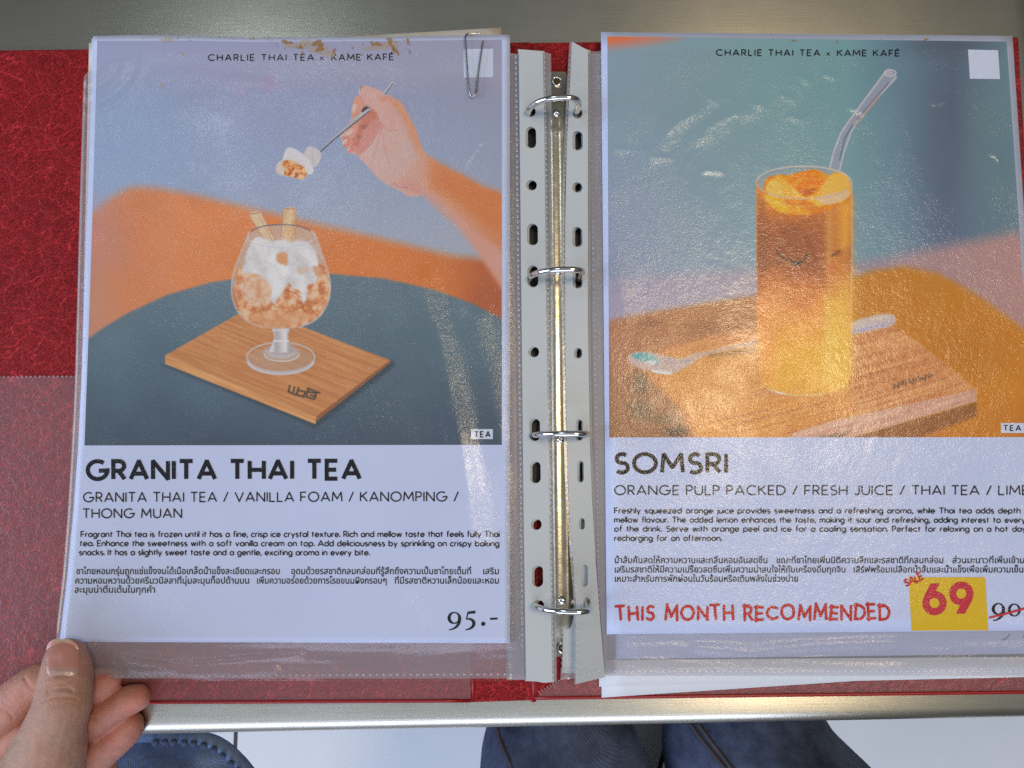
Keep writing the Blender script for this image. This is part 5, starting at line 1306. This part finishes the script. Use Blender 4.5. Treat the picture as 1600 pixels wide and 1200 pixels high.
for q, w, d in (([(400, 440), (470, 420), (560, 395), (640, 385)], 1.5, .35), ([(405, 550), (440, 535), (500, 525), (570, 525), (620, 540)], 1.6, .75), ([(430, 500), (500, 488), (560, 490)], 1.3, .45),
                ([(360, 640), (420, 610), (520, 595), (600, 600), (660, 615)], 1.6, .6), ([(620, 555), (670, 565), (700, 560)], 1.2, .35), ([(400, 580), (450, 560)], 1.2, .4), ([(560, 640), (640, 650)], 1.2, .25), ([(470, 470), (600, 460)], 1.2, .25)):
    cre = np.maximum(cre, groove([hz(*k) for k in q], w, d, thumb_only))
for q, w, d in (([(205, 430), (240, 490), (290, 540), (325, 560)], 1.6, .7), ([(0, 690), (60, 715), (95, 760), (105, 785)], 1.8, .8), ([(785, 770), (810, 810), (850, 860)], 1.4, .5),
                ([(820, 990), (860, 1040), (920, 1070), (970, 1078)], 1.7, .7), ([(180, 840), (240, 880), (262, 900)], 2.2, .6)):
    cre = np.maximum(cre, groove([hz(*k) for k in q], w, d, 1 - thumb_only))
# nail bed flattened a little
nb = np.exp(-(((hu - 98) / 22) ** 2 + ((hv - 1030) / 26) ** 2) ** 2) * thumb_only * up
co = co - np.array([0, 0, 1]) * (nb * 1.6 * mm)[:, None]
# skin tones: tan on the back of the thumb, rosier on the finger pads
tips = np.zeros(nV)
for u, v, z, r in ((172, 1062, 12, 11), (215, 1089, 11, 12), (203, 1132, 3, 13), (105, 1020, 31, 10)):
    tips = np.maximum(tips, np.exp(-(np.linalg.norm(co - P(u, v, z * mm), axis=1) / (r * mm * 1.5)) ** 2))
tan = np.array((.46, .27, .19)); pad = np.array((.56, .275, .205)); rosy = np.array((.60, .225, .18))
th = thumb_only[:, None]; c = pad * (1 - th) + tan * th
c = c * (1 - .75 * tips[:, None]) + rosy * .75 * tips[:, None] * (1 - .4 * th) + tan * .75 * tips[:, None] * .4 * th
mot = fnoise(hu / 9, hv / 9, 4, 4)[:, None]; bl = fnoise(hu / 26, hv / 26, 11, 3)[:, None]; c = c * (1 + .34 * (mot - .5)); c = c * (1 + (bl - .5) * np.array((.10, -.22, -.22))) ; c[:, 0] *= 1.0
c = c * (1 - .18 * cre[:, None]) + np.array((.5, .2, .15)) * .18 * cre[:, None]
M_SKIN, n, l, b = principled('skin', (.6, .35, .27), .48, spec=.4)
at = n.new('ShaderNodeVertexColor'); at.layer_name = 'Col'; l.new(at.outputs['Color'], b.inputs['Base Color'])
b.inputs['Subsurface Weight'].default_value = .10; b.inputs['Subsurface Radius'].default_value = (1.0, .35, .2); b.inputs['Subsurface Scale'].default_value = .0025
cc_ = objco(n, l); v1 = n.new('ShaderNodeTexVoronoi'); v1.inputs['Scale'].default_value = 1500; l.new(cc_, v1.inputs['Vector'])
nb_ = bump(n, l, noise(n, l, cc_, 850, 4, .7), .5, .0008); l.new(bump(n, l, v1.outputs['Distance'], .25, .0004, nb_), b.inputs['Normal'])
person = obj('person', co, faces, M_SKIN, None, smooth=True, colors=c)
tag(person, 'seated person in jeans whose left thumb and fingers pinch the sleeve corner', 'person')
# thumb nail laid on the thumb
bvh = BVHTree.FromPolygons([tuple(q) for q in co], faces)
nu, nv_ = np.meshgrid(np.linspace(-1, 1, 25), np.linspace(0, 1, 33))
half = 25.0 * np.power(np.clip(1 - np.clip((.30 - nv_) / .34, 0, 1) ** 2.2, .02, 1), .5) * np.power(np.clip(1 - np.clip((nv_ - .84) / .22, 0, 1) ** 2.4, .02, 1), .5)
NU = 97.6 + nu * half + (nv_ - .5) * 1.0; NV = 998.5 + nv_ * 57.0 - 2.0 * (nu ** 2) * sstep(.7, 1, nv_) * -1
camp = Vector((0, 0, CAM_H)); pts = []
for u, v in zip(NU.ravel(), NV.ravel()):
    d = Vector(P(u, v, 0)) - camp; d.normalize(); h, nn, _, _ = bvh.ray_cast(camp, d)
    if h is None: h = Vector(P(u, v, 31 * mm)); nn = Vector((0, 0, 1))
    pts.append((*h, *nn))
pts = np.array(pts); zn = pts[:, 2].reshape(NU.shape)
zn = np.minimum(zn, 60 * mm)
for _ in range(6): zn[1:-1, 1:-1] = (zn[1:-1, 1:-1] * 2 + zn[:-2, 1:-1] + zn[2:, 1:-1] + zn[1:-1, :-2] + zn[1:-1, 2:]) / 6
edge = np.maximum(np.abs(nu) ** 6, np.clip(nv_ - .9, 0, .1) * 10)
zn = np.maximum(zn, zn.max() - 7.5 * mm) + .55 * mm - .45 * mm * edge
bed = np.array((.58, .27, .225)); free = np.array((.46, .33, .22)); lun = np.array((.50, .34, .30))
f1 = (1 - sstep(.08, .13, nv_ + .05 * nu ** 2))[..., None]; f2 = sstep(.80, .87, nv_ + .10 * (1 - nu ** 2) - .02)[..., None]
nc = bed * (1 - f1) + free * f1; nc = nc * (1 - f2 * .8) + lun * f2 * .8
M_NAIL, n, l, b = principled('finger_nail', (.6, .3, .25), .22, spec=.55)
at = n.new('ShaderNodeVertexColor'); at.layer_name = 'Col'; l.new(at.outputs['Color'], b.inputs['Base Color'])
no_ = grid_obj('thumb_nail', NU, NV, zn, M_NAIL, person, colors=nc)

# jeans
def denim(name, dark, light, seed):
    m, n, l, b = principled(name, dark, .8, spec=.2)
    co = objco(n, l); big = noise(n, l, co, 13 + seed, 6, .7); fine = noise(n, l, objco(n, l, (1, 1, 1)), 1400, 2)
    wv = n.new('ShaderNodeTexWave'); wv.inputs['Scale'].default_value = 420; wv.inputs['Distortion'].default_value = 1.5; wv.bands_direction = 'DIAGONAL'; l.new(co, wv.inputs['Vector'])
    ml = n.new('ShaderNodeMixRGB'); ml.blend_type = 'MULTIPLY'; ml.inputs[0].default_value = .55
    l.new(ramp(n, l, big, [(.32, dark), (.72, light)]), ml.inputs[1]); l.new(ramp(n, l, fine, [(.3, (.55, .55, .6)), (.7, (1.3, 1.3, 1.3))]), ml.inputs[2])
    l.new(ml.outputs[0], b.inputs['Base Color']); l.new(bump(n, l, wv.outputs['Fac'], .3, .0006), b.inputs['Normal'])
    return m
M_JEANS = denim('dark_denim', (.010, .013, .030), (.15, .20, .34), 0)
M_DENIM = denim('faded_denim', (.10, .17, .36), (.30, .42, .68), 3)
M_STITCH = principled('denim_thread', (.075, .11, .21), .8)[0]
M_SEAMT = principled('seam_thread', (.075, .062, .075), .8)[0]
def leg_tube(name, rows, zc_, mtl, parent):
    """cloth leg lofted through pixel rows (v, left edge, right edge) at a given height"""
    V = []; seg = 40
    # knee and shin, from the floor up to the first row
    pl = P(rows[0][1], rows[0][0], zc_); pr = P(rows[0][2], rows[0][0], zc_); c0 = (pl + pr) / 2; r0 = np.linalg.norm(pr - pl) / 2
    bend = []; zb = c0[2] - r0 * 1.1
    for zf_ in np.linspace(FLOOR_Z + .02, zb - .01, 9): bend.append((np.array([c0[0], c0[1] + r0 * 1.1, zf_]), math.pi / 2))
    for a_ in np.radians(np.linspace(90, 8, 9)): bend.append((c0 + np.array([0, r0 * 1.1 * math.sin(a_), -r0 * 1.1 * (1 - math.cos(a_))]), a_))
    for c_, a_ in bend:
        for k in range(seg):
            t = 2 * math.pi * k / seg; N_ = np.array([0, math.sin(a_), math.cos(a_)])
            V.append(tuple(c_ + r0 * math.cos(t) * np.array([1, 0, 0]) + r0 * .9 * math.sin(t) * N_))
    for v, a, b_ in rows:
        pl = P(a, v, zc_); pr = P(b_, v, zc_); c_ = (pl + pr) / 2; r = np.linalg.norm(pr - pl) / 2
        for k in range(seg):
            t = 2 * math.pi * k / seg
            w = 1 + .03 * math.sin(3 * t + v * .03) + .16 * (fnoise(np.array([t * 1.6]), np.array([v / 22.]), 3)[0] - .5)
            V.append((c_[0] + r * math.cos(t), c_[1], c_[2] + r * .9 * w * math.sin(t)))
    n_ = len(rows) + len(bend); F = [(i * seg + k, (i + 1) * seg + k, (i + 1) * seg + (k + 1) % seg, i * seg + (k + 1) % seg) for i in range(n_ - 1) for k in range(seg)]
    F += [tuple(range(seg)), tuple(reversed(range((n_ - 1) * seg, n_ * seg)))]
    o = obj(name, V, F, mtl, parent, smooth=True)
    bm = bmesh.new(); bm.from_mesh(o.data); bmesh.ops.recalc_face_normals(bm, faces=bm.faces); bm.to_mesh(o.data); bm.free()
    return o
ZJ = -.215
dense = lambda rows: [(v, float(np.interp(v, [r[0] for r in rows], [r[1] for r in rows])), float(np.interp(v, [r[0] for r in rows], [r[2] for r in rows]))) for v in np.linspace(rows[0][0], rows[-1][0], 40)]
leg_a = leg_tube('trouser_leg', dense([(1040, 800, 930), (1080, 775, 960), (1143, 758, 996), (1165, 753, 1005), (1200, 750, 1021), (1300, 745, 1060), (1500, 740, 1130)]), ZJ, M_JEANS, person)
leg_b = leg_tube('trouser_leg', dense([(1040, 1060, 1230), (1080, 1045, 1260), (1138, 1037, 1297), (1165, 1036, 1325), (1200, 1040, 1362), (1300, 1060, 1450), (1500, 1090, 1600)]), ZJ, M_JEANS, person)
def on_leg(o, pts, r, name):
    bv = BVHTree.FromObject(o, bpy.context.evaluated_depsgraph_get()); W = []
    off = Vector(WLOC[o.name])
    for u, v in catmull(pts, 6, False):
        d = (Vector(P(u, v, -.3)) - camp).normalized(); h, nn, _, _ = bv.ray_cast(camp - off, d)
        if h is not None: W.append(np.array(h + off) + np.array([0, 0, r * .4]))
    if len(W) > 2: obj(name, *tube(np.array(W), r, 6), M_SEAMT, o, smooth=True)
bpy.context.view_layer.update()
on_leg(leg_a, [(775, 1130), (783, 1160), (796, 1190), (806, 1215)], 1.4 * mm, 'seam')
on_leg(leg_b, [(1078, 1130), (1092, 1150), (1112, 1175), (1136, 1205), (1150, 1220)], 1.4 * mm, 'seam')
on_leg(leg_b, [(1090, 1130), (1106, 1152), (1126, 1178), (1150, 1210)], 1.4 * mm, 'seam')

# faded denim garment with a stitched hem beside the hand
hem = catmull([(60, 1170), (140, 1156), (220, 1150), (285, 1151), (325, 1156), (350, 1168), (368, 1184), (385, 1203), (410, 1240), (430, 1300)], 8, False)
ZD = -.10
s = np.linspace(0, 1, 30); U = hem[None, :, 0] + (100 - hem[None, :, 0]) * s[:, None] ** 1.2; V = hem[None, :, 1] + (1500 - hem[None, :, 1]) * s[:, None] ** 1.2
Zd = ZD + .035 * np.sin(np.clip(s * 2.2, 0, 1.57))[:, None] + .006 * (fnoise(U / 50, V / 30, 5) - .5)
garment = thing('denim_garment', 'faded blue denim with a thick stitched hem below the table beside the hand', 'clothing', P(280, 1200, ZD - .01))
go = grid_obj('cloth', U, V, Zd, M_DENIM, garment)
bm = bmesh.new(); bm.from_mesh(go.data); bmesh.ops.reverse_faces(bm, faces=bm.faces); bm.to_mesh(go.data); bm.free()
hw_ = P(hem[:, 0], hem[:, 1], ZD + .004); obj('hem', *tube(hw_, 4.2 * mm, 8), M_DENIM, garment, smooth=True)
cen = np.array([150, 1300])
inner = hem + (cen - hem) / np.hypot(*(cen - hem).T)[:, None] * 11
seg_l = np.concatenate([[0], np.cumsum(np.hypot(*np.diff(inner, axis=0).T))])
k = 0.0
while k + 12 < seg_l[-1]:
    q = [(np.interp(t, seg_l, inner[:, 0]), np.interp(t, seg_l, inner[:, 1])) for t in (k, k + 5, k + 10)]
    if 240 < q[1][0] < 420:
        obj('stitch', *tube(P([a[0] for a in q], [a[1] + (2 if i == 1 else 0) for i, a in enumerate(q)], ZD + .0100), [1.0 * mm, random.uniform(1.6, 2.4) * mm, 1.2 * mm], 6), M_STITCH, garment, smooth=True)
    k += random.uniform(13, 19)

# beige stool seat seen between the knees
M_SEAT = principled('beige_seat', (.62, .55, .42), .5)[0]; M_RIM = principled('dark_seat_rim', (.035, .022, .012), .5)[0]
ZS = -.31
seat_px = catmull([(790, 1110), (785, 1180), (790, 1260), (840, 1330), (960, 1330), (1010, 1270), (1027, 1200), (1036, 1165), (1040, 1120), (1030, 1080), (960, 1050), (820, 1050)], 6)
stool = thing('stool', 'beige seat with a dark rim showing between the two jeans legs', 'stool', P(890, 1190, ZS) * [1, 1, 0] + [0, 0, FLOOR_Z])
obj('seat', *slab(seat_px, ZS, .02), M_SEAT, stool)
sr = ccw(seat_px); obj('rim', *tube(P(sr[:, 0], sr[:, 1], ZS - .004), 4.5 * mm, 8, closed=True), M_RIM, stool, smooth=True)
for u, v in ((800, 1120), (990, 1120), (800, 1270), (970, 1270)):
    c_ = P(u, v, ZS - .02); obj('leg', *tube(np.array([c_, [c_[0], c_[1], FLOOR_Z]]), .012, 10), M_RIM, stool, smooth=True)
